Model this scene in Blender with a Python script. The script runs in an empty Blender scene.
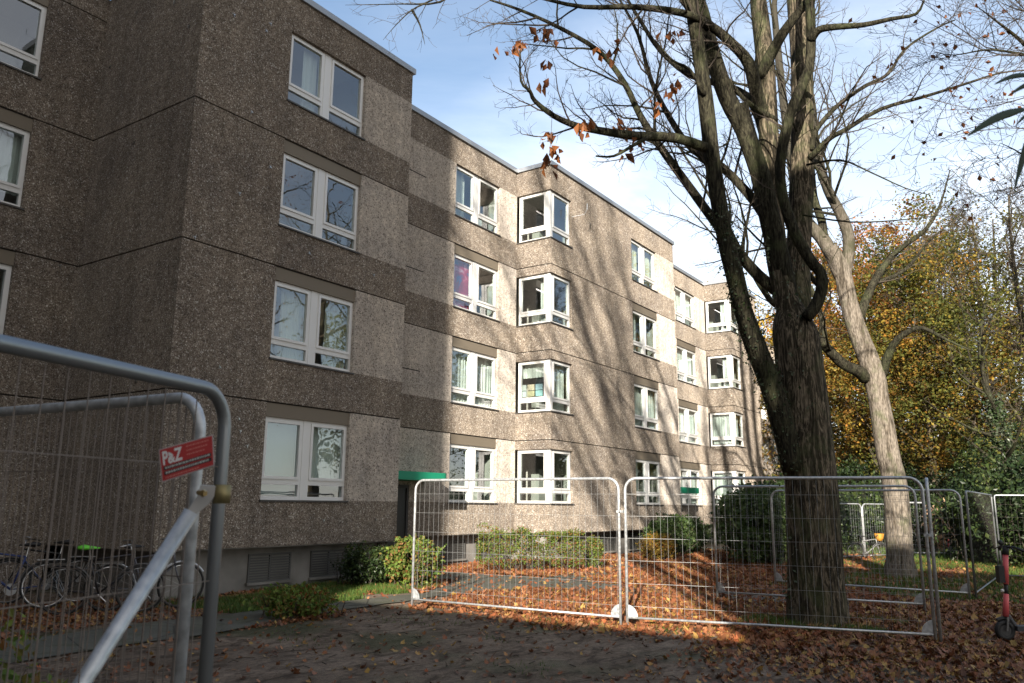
import bpy, math, random
from mathutils import Vector, Matrix, noise
R = random.Random(7)
sc = bpy.context.scene
col = sc.collection
# ------------------------------------------------------------------ camera
F, YAW, PIT, ROLL = 812.84, math.radians(34.281), math.radians(11.351), math.radians(0.527)
CAM = Vector((0, 0, 1.65))
cd = bpy.data.cameras.new('camera'); cam = bpy.data.objects.new('camera', cd); col.objects.link(cam)
fw = Vector((math.cos(YAW)*math.cos(PIT), math.sin(YAW)*math.cos(PIT), math.sin(PIT)))
rt = Vector((math.sin(YAW), -math.cos(YAW), 0)); up = rt.cross(fw)
rt, up = rt*math.cos(ROLL)+up*math.sin(ROLL), -rt*math.sin(ROLL)+up*math.cos(ROLL)
cam.matrix_world = Matrix(((rt.x, up.x, -fw.x, CAM.x), (rt.y, up.y, -fw.y, CAM.y), (rt.z, up.z, -fw.z, CAM.z), (0, 0, 0, 1)))
cd.sensor_width = 36; cd.lens = F/1024*36; cd.clip_start = 0.05; cd.clip_end = 2000
cd.dof.use_dof = True; cd.dof.focus_distance = 15; cd.dof.aperture_fstop = 4.5
sc.camera = cam
sc.render.resolution_x, sc.render.resolution_y = 1024, 683
sc.view_settings.view_transform = 'Standard'; sc.view_settings.look = 'None'
sc.view_settings.gamma = 1; sc.view_settings.use_curve_mapping = False
sc.view_settings.exposure = 1.22
try:
    sc.cycles.max_bounces = 6; sc.cycles.transparent_max_bounces = 12; sc.cycles.caustics_reflective = False; sc.cycles.caustics_refractive = False
except Exception: pass
# ------------------------------------------------------------------ sun and sky
SPHI, SEL = math.radians(23), math.radians(17.5)
sun_to = Vector((-math.cos(SPHI)*math.cos(SEL), -math.sin(SPHI)*math.cos(SEL), math.sin(SEL)))
sd = bpy.data.lights.new('sun', 'SUN'); sd.energy = 5.0; sd.angle = math.radians(0.55); sd.color = (1, .91, .79)
so = bpy.data.objects.new('sun', sd); col.objects.link(so); so.rotation_euler = (-sun_to).to_track_quat('-Z', 'Y').to_euler(); so.location = (-20, -10, 40)
w = bpy.data.worlds.new('World'); sc.world = w; w.use_nodes = True
nt = w.node_tree; N = nt.nodes; L = nt.links
N.clear()
out = N.new('ShaderNodeOutputWorld'); bg = N.new('ShaderNodeBackground'); bg.inputs[1].default_value = 0.10
sky = N.new('ShaderNodeTexSky'); sky.sky_type = 'NISHITA'; sky.sun_disc = False; sky.sun_elevation = SEL
sky.sun_rotation = math.atan2(sun_to.x, sun_to.y); sky.ozone_density = 1.3; sky.dust_density = 0.4; sky.air_density = 1.0
tc = N.new('ShaderNodeTexCoord'); mp = N.new('ShaderNodeMapping'); mp.inputs['Scale'].default_value = (1.0, 1.3, 3.2); mp.inputs['Rotation'].default_value = (0, 0, .5)
nz = N.new('ShaderNodeTexNoise'); nz.inputs['Scale'].default_value = 2.2; nz.inputs['Detail'].default_value = 9; nz.inputs['Roughness'].default_value = .58; nz.inputs['Distortion'].default_value = .35
cr = N.new('ShaderNodeValToRGB'); cr.color_ramp.elements[0].position = .43; cr.color_ramp.elements[1].position = .72
cr.color_ramp.elements[0].color = (.12, .12, .12, 1); cr.color_ramp.elements[1].color = (1, 1, 1, 1)
sx = N.new('ShaderNodeSeparateXYZ'); mr = N.new('ShaderNodeMapRange'); mr.inputs[1].default_value = .62; mr.inputs[2].default_value = .1; mr.inputs[3].default_value = 0.0; mr.inputs[4].default_value = .75
# haze is stronger toward low elevations and toward +X -Y
dp = N.new('ShaderNodeVectorMath'); dp.operation = 'DOT_PRODUCT'; dp.inputs[1].default_value = (.97, .24, 0)
mr2 = N.new('ShaderNodeMapRange'); mr2.inputs[1].default_value = .8; mr2.inputs[2].default_value = .97; mr2.inputs[3].default_value = 0; mr2.inputs[4].default_value = .8
ad = N.new('ShaderNodeMath'); ad.operation = 'ADD'; ad2 = N.new('ShaderNodeMath'); ad2.operation = 'MULTIPLY'; ad2.use_clamp = True
ad3 = N.new('ShaderNodeMath'); ad3.operation = 'ADD'; ad3.use_clamp = True
mx = N.new('ShaderNodeMix'); mx.data_type = 'RGBA'; mx.inputs[7].default_value = (6.3, 6.7, 7.3, 1)
L.new(tc.outputs['Generated'], mp.inputs[0]); L.new(mp.outputs[0], nz.inputs['Vector']); L.new(nz.outputs[0], cr.inputs[0])
L.new(tc.outputs['Generated'], sx.inputs[0]); L.new(sx.outputs[2], mr.inputs[0]); L.new(tc.outputs['Generated'], dp.inputs[0]); L.new(dp.outputs['Value'], mr2.inputs[0])
L.new(mr.outputs[0], ad.inputs[0]); L.new(mr2.outputs[0], ad.inputs[1])
L.new(ad.outputs[0], ad2.inputs[0]); L.new(cr.outputs[0], ad2.inputs[1]); sc3 = N.new('ShaderNodeMath'); sc3.operation = 'MULTIPLY_ADD'; sc3.inputs[1].default_value = .55; sc3.inputs[2].default_value = .02; L.new(mr2.outputs[0], sc3.inputs[0]); L.new(sc3.outputs[0], ad3.inputs[1])
L.new(ad2.outputs[0], ad3.inputs[0])
SKYFAC = ad3
# added bright sky behind the photographer, lifts light on the shaded facades
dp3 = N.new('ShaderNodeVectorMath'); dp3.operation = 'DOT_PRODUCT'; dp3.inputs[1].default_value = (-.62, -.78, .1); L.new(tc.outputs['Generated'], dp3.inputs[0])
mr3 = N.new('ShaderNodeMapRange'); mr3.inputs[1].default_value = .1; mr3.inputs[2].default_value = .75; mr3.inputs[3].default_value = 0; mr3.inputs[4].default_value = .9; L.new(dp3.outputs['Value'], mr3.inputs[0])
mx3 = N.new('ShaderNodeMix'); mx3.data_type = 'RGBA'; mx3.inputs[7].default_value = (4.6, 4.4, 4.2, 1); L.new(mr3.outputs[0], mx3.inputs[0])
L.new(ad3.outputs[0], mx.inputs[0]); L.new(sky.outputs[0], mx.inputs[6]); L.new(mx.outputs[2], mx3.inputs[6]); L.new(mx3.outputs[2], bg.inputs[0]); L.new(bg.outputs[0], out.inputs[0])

# ------------------------------------------------------------------ measuring helpers: photo pixel -> world point
def ray(x, y): return fw + rt*((x-512)/F) - up*((y-341.5)/F)
HH = Vector((math.cos(YAW), math.sin(YAW), 0))
def pt(x, y, D): r = ray(x, y); return CAM + r*(D/r.dot(HH))
def zr(x, y, z=0): r = ray(x, y); return CAM + r*((z-CAM.z)/r.z)

# ------------------------------------------------------------------ mesh helpers
class MB:
    def __init__(s): s.v = []; s.f = []; s.m = []
    def add(s, vs, fs, m=0):
        b = len(s.v); s.v += [tuple(p) for p in vs]; s.f += [tuple(i+b for i in f) for f in fs]; s.m += [m]*len(fs)
    def box(s, a, b, m=0):
        x0, y0, z0 = a; x1, y1, z1 = b
        s.add([(x0,y0,z0),(x1,y0,z0),(x1,y1,z0),(x0,y1,z0),(x0,y0,z1),(x1,y0,z1),(x1,y1,z1),(x0,y1,z1)],
              [(0,3,2,1),(4,5,6,7),(0,1,5,4),(1,2,6,5),(2,3,7,6),(3,0,4,7)], m)
    def obox(s, o, X, Y, Z, m=0):
        o, X, Y, Z = Vector(o), Vector(X), Vector(Y), Vector(Z)
        p = [o, o+X, o+X+Y, o+Y, o+Z, o+X+Z, o+X+Y+Z, o+Y+Z]
        fs = [(0,3,2,1),(4,5,6,7),(0,1,5,4),(1,2,6,5),(2,3,7,6),(3,0,4,7)]
        if X.cross(Y).dot(Z) < 0: fs = [f[::-1] for f in fs]
        s.add(p, fs, m)
    def tube(s, pts, rad, n=6, m=0, cap=True):
        pts = [Vector(p) for p in pts]
        if not isinstance(rad, (list, tuple)): rad = [rad]*len(pts)
        t0 = (pts[1]-pts[0]).normalized()
        a = t0.orthogonal().normalized(); vs = []
        for i, p in enumerate(pts):
            t = (pts[min(i+1, len(pts)-1)]-pts[max(i-1, 0)])
            t = t.normalized() if t.length > 1e-9 else t0
            a = a - t*a.dot(t); a = a.normalized() if a.length > 1e-6 else t.orthogonal().normalized()
            b = t.cross(a)
            for k in range(n):
                an = 2*math.pi*k/n; vs.append(p+(a*math.cos(an)+b*math.sin(an))*rad[i])
        fs = []
        for i in range(len(pts)-1):
            for k in range(n):
                k2 = (k+1) % n; fs.append((i*n+k, i*n+k2, (i+1)*n+k2, (i+1)*n+k))
        if cap: fs += [tuple(range(n))[::-1], tuple((len(pts)-1)*n+k for k in range(n))]
        s.add(vs, fs, m)
    def ring(s, c, axis, r, tr, n=28, k=5, m=0, a0=0, a1=2*math.pi):
        axis = Vector(axis).normalized(); a = Vector((0, 0, 1)) if abs(axis.z) < .9 else Vector((1, 0, 0))
        a = (a-axis*a.dot(axis)).normalized(); b = axis.cross(a); c = Vector(c)
        s.tube([c+(a*math.cos(t)+b*math.sin(t))*r for t in [a0+(a1-a0)*i/n for i in range(n+1)]], tr, k, m, cap=False)
    def disc(s, c, axis, r, h, n=16, m=0):
        axis = Vector(axis).normalized(); s.tube([Vector(c)-axis*h/2, Vector(c)+axis*h/2], r, n, m)
    def leaf(s, p, size, d=None, m=0, rng=R, fold=.35, flat=0.0):
        if d is None: d = Vector((rng.gauss(0, 1), rng.gauss(0, 1), rng.gauss(0, 1)*(1-flat)))
        d = d.normalized() if d.length > 1e-6 else Vector((1, 0, 0))
        u = Vector((rng.gauss(0, 1), rng.gauss(0, 1), rng.gauss(0, 1)))
        if flat: u = Vector((0, 0, 1))+u*(1-flat)
        u = u.cross(d); u = u.normalized() if u.length > 1e-6 else d.orthogonal().normalized()
        n = d.cross(u); L_ = size; W = size*.32
        s.add([p, p+d*L_*.5+u*W+n*W*fold, p+d*L_, p+d*L_*.5-u*W+n*W*fold], [(0, 1, 2), (0, 2, 3)], m)
    def build(s, name, mats, parent=None, smooth=False):
        me = bpy.data.meshes.new(name); me.from_pydata(s.v, [], s.f)
        if not isinstance(mats, (list, tuple)): mats = [mats]
        for m in mats: me.materials.append(m)
        if len(mats) > 1: me.polygons.foreach_set('material_index', s.m)
        if smooth: me.polygons.foreach_set('use_smooth', [True]*len(s.f))
        me.update()
        o = bpy.data.objects.new(name, me); col.objects.link(o)
        if parent: o.parent = parent
        return o
def tag(o, label=None, cat=None, group=None, kind=None):
    if label: o['label'] = label
    if cat: o['category'] = cat
    if group: o['group'] = group
    if kind: o['kind'] = kind
    return o
def empty(name, loc=(0, 0, 0), rz=0):
    o = bpy.data.objects.new(name, None); col.objects.link(o); o.location = loc; o.rotation_euler = (0, 0, rz); o.empty_display_size = .2; return o
def local(root):   # keep parts modelled in world coordinates under a root placed at its base
    m = Matrix.Translation(-Vector(root.location))
    for c in [c for c in bpy.data.objects if c.parent == root]:
        if c.type == 'MESH': c.data.transform(m)
        def sub(p):
            for g in [g for g in bpy.data.objects if g.parent == p]:
                if g.type == 'MESH': g.data.transform(m)
        sub(c)

# ------------------------------------------------------------------ materials
def mat(name, base=(.5, .5, .5), rough=.7, metal=0, spec=None):
    m = bpy.data.materials.new(name); m.use_nodes = True
    b = m.node_tree.nodes['Principled BSDF']; b.inputs['Base Color'].default_value = (*base, 1)
    b.inputs['Roughness'].default_value = rough; b.inputs['Metallic'].default_value = metal
    if spec is not None: b.inputs['Specular IOR Level'].default_value = spec
    return m
def nd(m, t, **k):
    n = m.node_tree.nodes.new(t)
    for a, v in k.items():
        if a.startswith('i_'):
            key = a[2:].replace('_', ' ')
            n.inputs[key if key in n.inputs else int(key)].default_value = v
        else: setattr(n, a, v)
    return n
def lk(m, a, b): m.node_tree.links.new(a, b)
def bsdf(m): return m.node_tree.nodes['Principled BSDF']
def ramp(m, stops, interp='LINEAR'):
    n = m.node_tree.nodes.new('ShaderNodeValToRGB'); r = n.color_ramp; r.interpolation = interp
    while len(r.elements) > 1: r.elements.remove(r.elements[-1])
    r.elements[0].position = stops[0][0]; r.elements[0].color = (*stops[0][1], 1)
    for p, c in stops[1:]: e = r.elements.new(p); e.color = (*c, 1)
    return n
def coords(m, scale=(1, 1, 1)):
    t = nd(m, 'ShaderNodeNewGeometry'); p = nd(m, 'ShaderNodeMapping'); p.inputs['Scale'].default_value = scale
    lk(m, t.outputs['Position'], p.inputs[0]); return p.outputs[0]
def objcoords(m, scale=(1, 1, 1)):
    t = nd(m, 'ShaderNodeTexCoord'); p = nd(m, 'ShaderNodeMapping'); p.inputs['Scale'].default_value = scale
    lk(m, t.outputs['Object'], p.inputs[0]); return p.outputs[0]
def mix(m, fac, a, b, mode='MIX'):
    n = m.node_tree.nodes.new('ShaderNodeMix'); n.data_type = 'RGBA'; n.blend_type = mode
    for i, v in ((0, fac), (6, a), (7, b)):
        if hasattr(v, 'links'): lk(m, v, n.inputs[i])
        else: n.inputs[i].default_value = v if i == 0 else (*v, 1)
    return n.outputs[2]
def bump(m, h, strength=.5, dist=.02):
    b = nd(m, 'ShaderNodeBump'); b.inputs['Strength'].default_value = strength; b.inputs['Distance'].default_value = dist
    lk(m, h, b.inputs['Height']); lk(m, b.outputs[0], bsdf(m).inputs['Normal'])

def aggregate(name, cols, scale=38, bst=.8):
    m = mat(name, rough=.95, spec=.12); bsdf(m).inputs['Diffuse Roughness'].default_value = 1.0
    c = coords(m)
    v = nd(m, 'ShaderNodeTexVoronoi', i_Scale=scale); lk(m, c, v.inputs['Vector'])
    sp = nd(m, 'ShaderNodeSeparateColor'); lk(m, v.outputs['Color'], sp.inputs[0])
    r = ramp(m, cols, 'CONSTANT'); lk(m, sp.outputs[0], r.inputs[0])
    n1 = nd(m, 'ShaderNodeTexNoise', i_Scale=.7, i_Detail=6, i_Roughness=.65); lk(m, c, n1.inputs['Vector'])
    r1 = ramp(m, [(.3, (.74, .74, .76)), (.7, (1.12, 1.1, 1.06))]); lk(m, n1.outputs[0], r1.inputs[0])
    cs = coords(m, (2.2, 2.2, .18))     # rain streaks run down the wall
    n2 = nd(m, 'ShaderNodeTexNoise', i_Scale=1.6, i_Detail=4); lk(m, cs, n2.inputs['Vector'])
    r2 = ramp(m, [(.35, (.88, .875, .87)), (.6, (1.04, 1.04, 1.04))]); lk(m, n2.outputs[0], r2.inputs[0])
    n3 = nd(m, 'ShaderNodeTexNoise', i_Scale=9, i_Detail=3); lk(m, c, n3.inputs['Vector'])
    r3 = ramp(m, [(.3, (.8, .8, .8)), (.7, (1.18, 1.18, 1.18))]); lk(m, n3.outputs[0], r3.inputs[0])
    a = mix(m, 1, r.outputs[0], r1.outputs[0], 'MULTIPLY'); a = mix(m, 1, a, r2.outputs[0], 'MULTIPLY'); a = mix(m, 1, a, r3.outputs[0], 'MULTIPLY')
    lk(m, a, bsdf(m).inputs['Base Color'])
    bump(m, v.outputs['Distance'], bst, .012)
    return m
M = {}
M['wall'] = aggregate('brown_pebble_concrete', [(0, (.15, .122, .1)), (.2, (.24, .2, .163)), (.5, (.305, .262, .214)), (.75, (.37, .325, .272)), (.9, (.48, .44, .385)), (.965, (.72, .695, .65))], 58, .5)
M['light'] = aggregate('grey_pebble_concrete', [(0, (.24, .215, .19)), (.12, (.49, .44, .385)), (.4, (.57, .52, .46)), (.7, (.63, .575, .51)), (.92, (.7, .655, .59))], 46, .4)
M['box'] = mat('shutter_box_brown', (.2, .168, .125), .75)
M['groove'] = mat('joint_sealant', (.03, .026, .022), .9)
def plinthm():
    m = mat('grey_render', rough=.9); c = coords(m)
    n = nd(m, 'ShaderNodeTexNoise', i_Scale=1.8, i_Detail=8); lk(m, c, n.inputs['Vector'])
    r = ramp(m, [(.3, (.16, .15, .135)), (.7, (.3, .285, .26))]); lk(m, n.outputs[0], r.inputs[0]); lk(m, r.outputs[0], bsdf(m).inputs['Base Color']); bump(m, n.outputs[0], .3, .01); return m
M['plinth'] = plinthm()
M['white'] = mat('white_window_plastic', (.78, .78, .76), .35)
M['sill'] = mat('dark_window_sill', (.07, .065, .06), .5)
M['coping'] = mat('zinc_coping', (.36, .38, .4), .45, .5)
M['roof'] = mat('roof_felt', (.06, .06, .06), .9)
M['room'] = mat('dim_room', (.42, .4, .36), .9)
M['floor'] = mat('room_floor', (.12, .09, .06), .8)
M['vent'] = mat('cellar_louvre', (.1, .1, .095), .6)
M['door'] = mat('dark_entrance_door', (.03, .03, .03), .4)
M['green'] = mat('green_canopy_paint', (.012, .27, .15), .45)
M['black'] = mat('black_rubber', (.02, .02, .02), .6)
M['chrome'] = mat('bare_metal', (.5, .5, .5), .3, 1)
def glassm(name, tint=(.88, .93, .92), lo=.1):
    m = bpy.data.materials.new(name); m.use_nodes = True; n = m.node_tree.nodes; n.clear()
    o = n.new('ShaderNodeOutputMaterial'); t = n.new('ShaderNodeBsdfTransparent'); t.inputs[0].default_value = (*tint, 1)
    g = n.new('ShaderNodeBsdfGlossy'); g.inputs['Roughness'].default_value = .01; g.inputs[0].default_value = (.95, .97, 1, 1)
    f = n.new('ShaderNodeFresnel'); f.inputs[0].default_value = 2.6; mm = n.new('ShaderNodeMixShader')
    tcn = n.new('ShaderNodeNewGeometry'); no = n.new('ShaderNodeTexNoise'); no.inputs['Scale'].default_value = 1.3; bp = n.new('ShaderNodeBump'); bp.inputs['Strength'].default_value = .05; bp.inputs['Distance'].default_value = .05
    lk(m, tcn.outputs['Position'], no.inputs['Vector']); lk(m, no.outputs[0], bp.inputs['Height']); lk(m, bp.outputs[0], g.inputs['Normal'])
    bk = n.new('ShaderNodeMath'); bk.operation = 'SUBTRACT'; bk.inputs[0].default_value = 1; lk(m, tcn.outputs['Backfacing'], bk.inputs[1]); mu = n.new('ShaderNodeMath'); mu.operation = 'MULTIPLY'; lk(m, f.outputs[0], mu.inputs[0]); lk(m, bk.outputs[0], mu.inputs[1]); lk(m, mu.outputs[0], mm.inputs[0]); lk(m, t.outputs[0], mm.inputs[1]); lk(m, g.outputs[0], mm.inputs[2]); lk(m, mm.outputs[0], o.inputs[0]); return m
M['glass'] = glassm('window_glass')
def clothm(name, c):
    m = mat(name, c, .95); bsdf(m).inputs['Subsurface Weight'].default_value = 0; return m
M['curtain'] = clothm('white_net_curtain', (.72, .72, .68)); M['cream'] = clothm('cream_curtain', (.62, .58, .44)); M['greenish'] = clothm('grey_green_blind', (.3, .36, .34))
def redm():
    m = mat('red_pink_hanging', rough=.9); c = coords(m)
    n = nd(m, 'ShaderNodeTexNoise', i_Scale=2.1, i_Detail=4, i_Distortion=.8); lk(m, c, n.inputs['Vector'])
    r = ramp(m, [(.36, (.08, .1, .3)), (.43, (.35, .005, .04)), (.52, (.5, .02, .07)), (.6, (.75, .3, .4)), (.7, (.6, .6, .75))]); lk(m, n.outputs[0], r.inputs[0]); lk(m, r.outputs[0], bsdf(m).inputs['Base Color']); return m
M['red'] = redm()
def galv():
    m = mat('galvanised_steel', (.52, .54, .56), .42, .55); c = coords(m)
    n = nd(m, 'ShaderNodeTexNoise', i_Scale=28, i_Detail=4); lk(m, c, n.inputs['Vector'])
    r = ramp(m, [(.3, (.42, .44, .45)), (.7, (.68, .7, .71))]); lk(m, n.outputs[0], r.inputs[0]); lk(m, r.outputs[0], bsdf(m).inputs['Base Color'])
    r2 = ramp(m, [(.3, (.3, .3, .3)), (.7, (.55, .55, .55))]); lk(m, n.outputs[0], r2.inputs[0]); lk(m, r2.outputs[0], bsdf(m).inputs['Roughness']); return m
M['galv'] = galv()
M['shadegalv'] = mat('shade_toned_steel', (.3, .32, .33), .42, .75)  # darker copy of the galvanised steel, shade put into the rail colour
M['wire'] = mat('galvanised_wire', (.4, .41, .41), .5, .6)
M['wirebrown'] = mat('brown_wire', (.2, .165, .14), .6, .2)  # brown tone for the close fence mesh
M['wiredark'] = mat('weathered_wire', (.09, .08, .07), .7, .2)
def barkm(name, dark, mid, light, sc_=1.0, moss=.35, w_=.035, topcol=None):
    m = mat(name, rough=.95, spec=.1); c = coords(m, (9*sc_, 9*sc_, 1.25*sc_))
    n = nd(m, 'ShaderNodeTexNoise', i_Scale=1.0, i_Detail=5, i_Roughness=.68, i_Distortion=.7); lk(m, c, n.inputs['Vector'])
    r = ramp(m, [(.3, dark), (.47-w_, mid), (.5-w_*.3, light), (.5+w_*.3, light), (.53+w_, mid), (.7, dark)]); lk(m, n.outputs[0], r.inputs[0])
    cf = coords(m, (40, 40, 9)); nf = nd(m, 'ShaderNodeTexNoise', i_Scale=1.0, i_Detail=4); lk(m, cf, nf.inputs['Vector'])
    rf = ramp(m, [(.35, (.55, .55, .55)), (.65, (1.35, 1.35, 1.35))]); lk(m, nf.outputs[0], rf.inputs[0])
    a = mix(m, 1, r.outputs[0], rf.outputs[0], 'MULTIPLY')
    c2 = coords(m); n2 = nd(m, 'ShaderNodeTexNoise', i_Scale=1.7, i_Detail=7, i_Roughness=.7); lk(m, c2, n2.inputs['Vector'])
    r2 = ramp(m, [(.5, (0, 0, 0)), (.66, (moss, moss, moss))]); lk(m, n2.outputs[0], r2.inputs[0])
    a = mix(m, r2.outputs[0], a, (.085, .1, .045))
    if topcol:
        g = nd(m, 'ShaderNodeNewGeometry'); sp = nd(m, 'ShaderNodeSeparateXYZ'); lk(m, g.outputs['Position'], sp.inputs[0])
        pn = nd(m, 'ShaderNodeMath', operation='MULTIPLY_ADD', i_1=3.5, i_2=-1.75); lk(m, n2.outputs[0], pn.inputs[0]); ad_ = nd(m, 'ShaderNodeMath', operation='ADD'); lk(m, sp.outputs[2], ad_.inputs[0]); lk(m, pn.outputs[0], ad_.inputs[1])
        mr_ = nd(m, 'ShaderNodeMapRange'); mr_.inputs[1].default_value = 7.0; mr_.inputs[2].default_value = 10.5; lk(m, ad_.outputs[0], mr_.inputs[0]); a = mix(m, mr_.outputs[0], a, topcol)
    lk(m, a, bsdf(m).inputs['Base Color']); bump(m, n.outputs[0], 1, .06); return m
M['bark'] = barkm('furrowed_dark_bark', (.02, .017, .012), (.05, .043, .03), (.19, .155, .11), moss=.6, w_=.02)
M['limb'] = barkm('smoother_limb_bark', (.012, .011, .009), (.027, .025, .018), (.06, .056, .037), 1.6, .5)
M['palebark'] = barkm('pale_flaking_bark', (.06, .05, .038), (.125, .105, .082), (.22, .19, .155), .8, .7, .08, topcol=(.06, .055, .042))
M['twig'] = mat('twig_bark', (.06, .047, .035), .9)
M['pinkbranch'] = M['limb']
def leafm(name, cols, trans=.35, rough=.55, clump=False):
    m = mat(name, rough=rough, spec=.3); g = nd(m, 'ShaderNodeNewGeometry'); n = len(cols)
    r = ramp(m, [(i/n, c) for i, c in enumerate(cols)], 'LINEAR'); lk(m, g.outputs['Random Per Island'], r.inputs[0])
    if clump:   # clump tint: leaf turning, plus shaded depth and sunlit patches put into colour
        c = coords(m); n_ = nd(m, 'ShaderNodeTexNoise', i_Scale=.55, i_Detail=3, i_Roughness=.6); lk(m, c, n_.inputs['Vector'])
        r_ = ramp(m, [(.32, (.25, .3, .34)), (.5, (.7, .72, .74)), (.66, (1.4, 1.25, 1.0))]); lk(m, n_.outputs[0], r_.inputs[0])
        mm_ = nd(m, 'ShaderNodeMix', data_type='RGBA', blend_type='MULTIPLY'); mm_.inputs[0].default_value = 1; lk(m, r.outputs[0], mm_.inputs[6]); lk(m, r_.outputs[0], mm_.inputs[7])
        class _O: pass
        r = _O(); r.outputs = [mm_.outputs[2]]
    lk(m, r.outputs[0], bsdf(m).inputs['Base Color'])
    if trans:
        t = nd(m, 'ShaderNodeBsdfTranslucent'); lk(m, r.outputs[0], t.inputs[0]); x = nd(m, 'ShaderNodeMixShader'); x.inputs[0].default_value = trans
        o = m.node_tree.nodes['Material Output']; lk(m, bsdf(m).outputs[0], x.inputs[1]); lk(m, t.outputs[0], x.inputs[2]); lk(m, x.outputs[0], o.inputs[0])
    return m
M['litter'] = leafm('fallen_orange_leaves', [(.08, .035, .018), (.26, .09, .035), (.36, .145, .06), (.16, .06, .028), (.3, .12, .055), (.42, .23, .12), (.21, .075, .03), (.36, .11, .04), (.1, .045, .025), (.27, .11, .05), (.4, .25, .065), (.2, .075, .036)], .15, .6)
M['litterdark'] = leafm('wet_brown_leaves', [(.07, .035, .022), (.2, .085, .045), (.3, .12, .055), (.12, .06, .035), (.25, .13, .075), (.34, .15, .065), (.4, .26, .08)], .05, .45)
M['orange'] = leafm('orange_autumn_leaves', [(.4, .13, .03), (.5, .2, .04), (.34, .12, .03), (.45, .26, .06)], .45, clump=True)
M['rust'] = leafm('rusty_oak_leaves', [(.22, .075, .025), (.35, .13, .04), (.16, .06, .025)], .4)
M['yellow'] = leafm('yellow_autumn_leaves', [(.62, .4, .03), (.5, .33, .03), (.65, .45, .06), (.4, .3, .05)], .45, clump=True)
M['olive'] = leafm('olive_green_leaves', [(.13, .15, .03), (.2, .19, .04), (.09, .12, .03), (.28, .22, .04), (.15, .17, .04)], .4, clump=True)
M['mixed'] = leafm('turning_leaves', [(.1, .12, .03), (.3, .14, .03), (.16, .15, .03), (.42, .2, .04), (.1, .11, .03), (.35, .26, .05)], .4, clump=True)
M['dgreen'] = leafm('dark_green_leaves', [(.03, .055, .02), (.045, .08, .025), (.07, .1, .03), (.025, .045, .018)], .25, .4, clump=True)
M['mgreen'] = leafm('mid_green_evergreen_leaves', [(.05, .09, .03), (.08, .13, .04), (.11, .15, .05), (.045, .08, .025)], .3, .4)
M['hedge'] = leafm('bright_hedge_leaves', [(.1, .17, .03), (.16, .24, .045), (.06, .12, .025), (.22, .28, .05), (.13, .2, .04), (.25, .19, .05), (.08, .15, .03), (.26, .12, .04)], .35)
M['grass'] = leafm('grass_blades', [(.07, .13, .025), (.11, .19, .035), (.14, .2, .045), (.06, .11, .02)], .3)
M['beige'] = leafm('beige_pink_leaves', [(.6, .38, .25), (.7, .5, .3), (.5, .3, .2)], .3)
M['ivy'] = leafm('ivy_leaves', [(.02, .04, .015), (.035, .06, .02), (.05, .075, .03), (.09, .11, .07)], .1, .35)
M['rhodo'] = leafm('glossy_evergreen_leaves', [(.015, .05, .025), (.02, .06, .03)], .2, .3)

def soilm():
    m = mat('brown_soil', rough=.9, spec=.3); c = coords(m)
    n = nd(m, 'ShaderNodeTexNoise', i_Scale=.8, i_Detail=10, i_Roughness=.65); lk(m, c, n.inputs['Vector'])
    r = ramp(m, [(.3, (.13, .097, .07)), (.5, (.23, .175, .13)), (.7, (.33, .26, .2))]); lk(m, n.outputs[0], r.inputs[0])
    n2 = nd(m, 'ShaderNodeTexNoise', i_Scale=14, i_Detail=8, i_Roughness=.75); lk(m, c, n2.inputs['Vector'])
    r2 = ramp(m, [(.35, (.55, .55, .55)), (.65, (1.3, 1.28, 1.25))]); lk(m, n2.outputs[0], r2.inputs[0])
    a = mix(m, 1, r.outputs[0], r2.outputs[0], 'MULTIPLY')
    n6 = nd(m, 'ShaderNodeTexNoise', i_Scale=3.3, i_Detail=7, i_Roughness=.7, i_Distortion=.6); lk(m, coords(m, (.7, 1.5, 1)), n6.inputs['Vector']); r6 = ramp(m, [(.4, (.42, .4, .38)), (.52, (1, 1, 1))]); lk(m, n6.outputs[0], r6.inputs[0]); a = mix(m, 1, a, r6.outputs[0], 'MULTIPLY')
    n4 = nd(m, 'ShaderNodeTexNoise', i_Scale=.45, i_Detail=5); cc = coords(m, (1, 1, 1)); lk(m, cc, n4.inputs['Vector'])
    r4 = ramp(m, [(.52, (0, 0, 0)), (.62, (.7, .7, .7))]); lk(m, n4.outputs[0], r4.inputs[0])
    a = mix(m, r4.outputs[0], a, (.045, .06, .02))
    lk(m, a, bsdf(m).inputs['Base Color'])
    n5 = nd(m, 'ShaderNodeTexNoise', i_Scale=.9, i_Detail=4); lk(m, c, n5.inputs['Vector'])
    r5 = ramp(m, [(.45, (.9, .9, .9)), (.62, (.55, .55, .55))]); lk(m, n5.outputs[0], r5.inputs[0]); lk(m, r5.outputs[0], bsdf(m).inputs['Roughness'])
    bump(m, n2.outputs[0], .9, .05); return m
M['soil'] = soilm()
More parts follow.
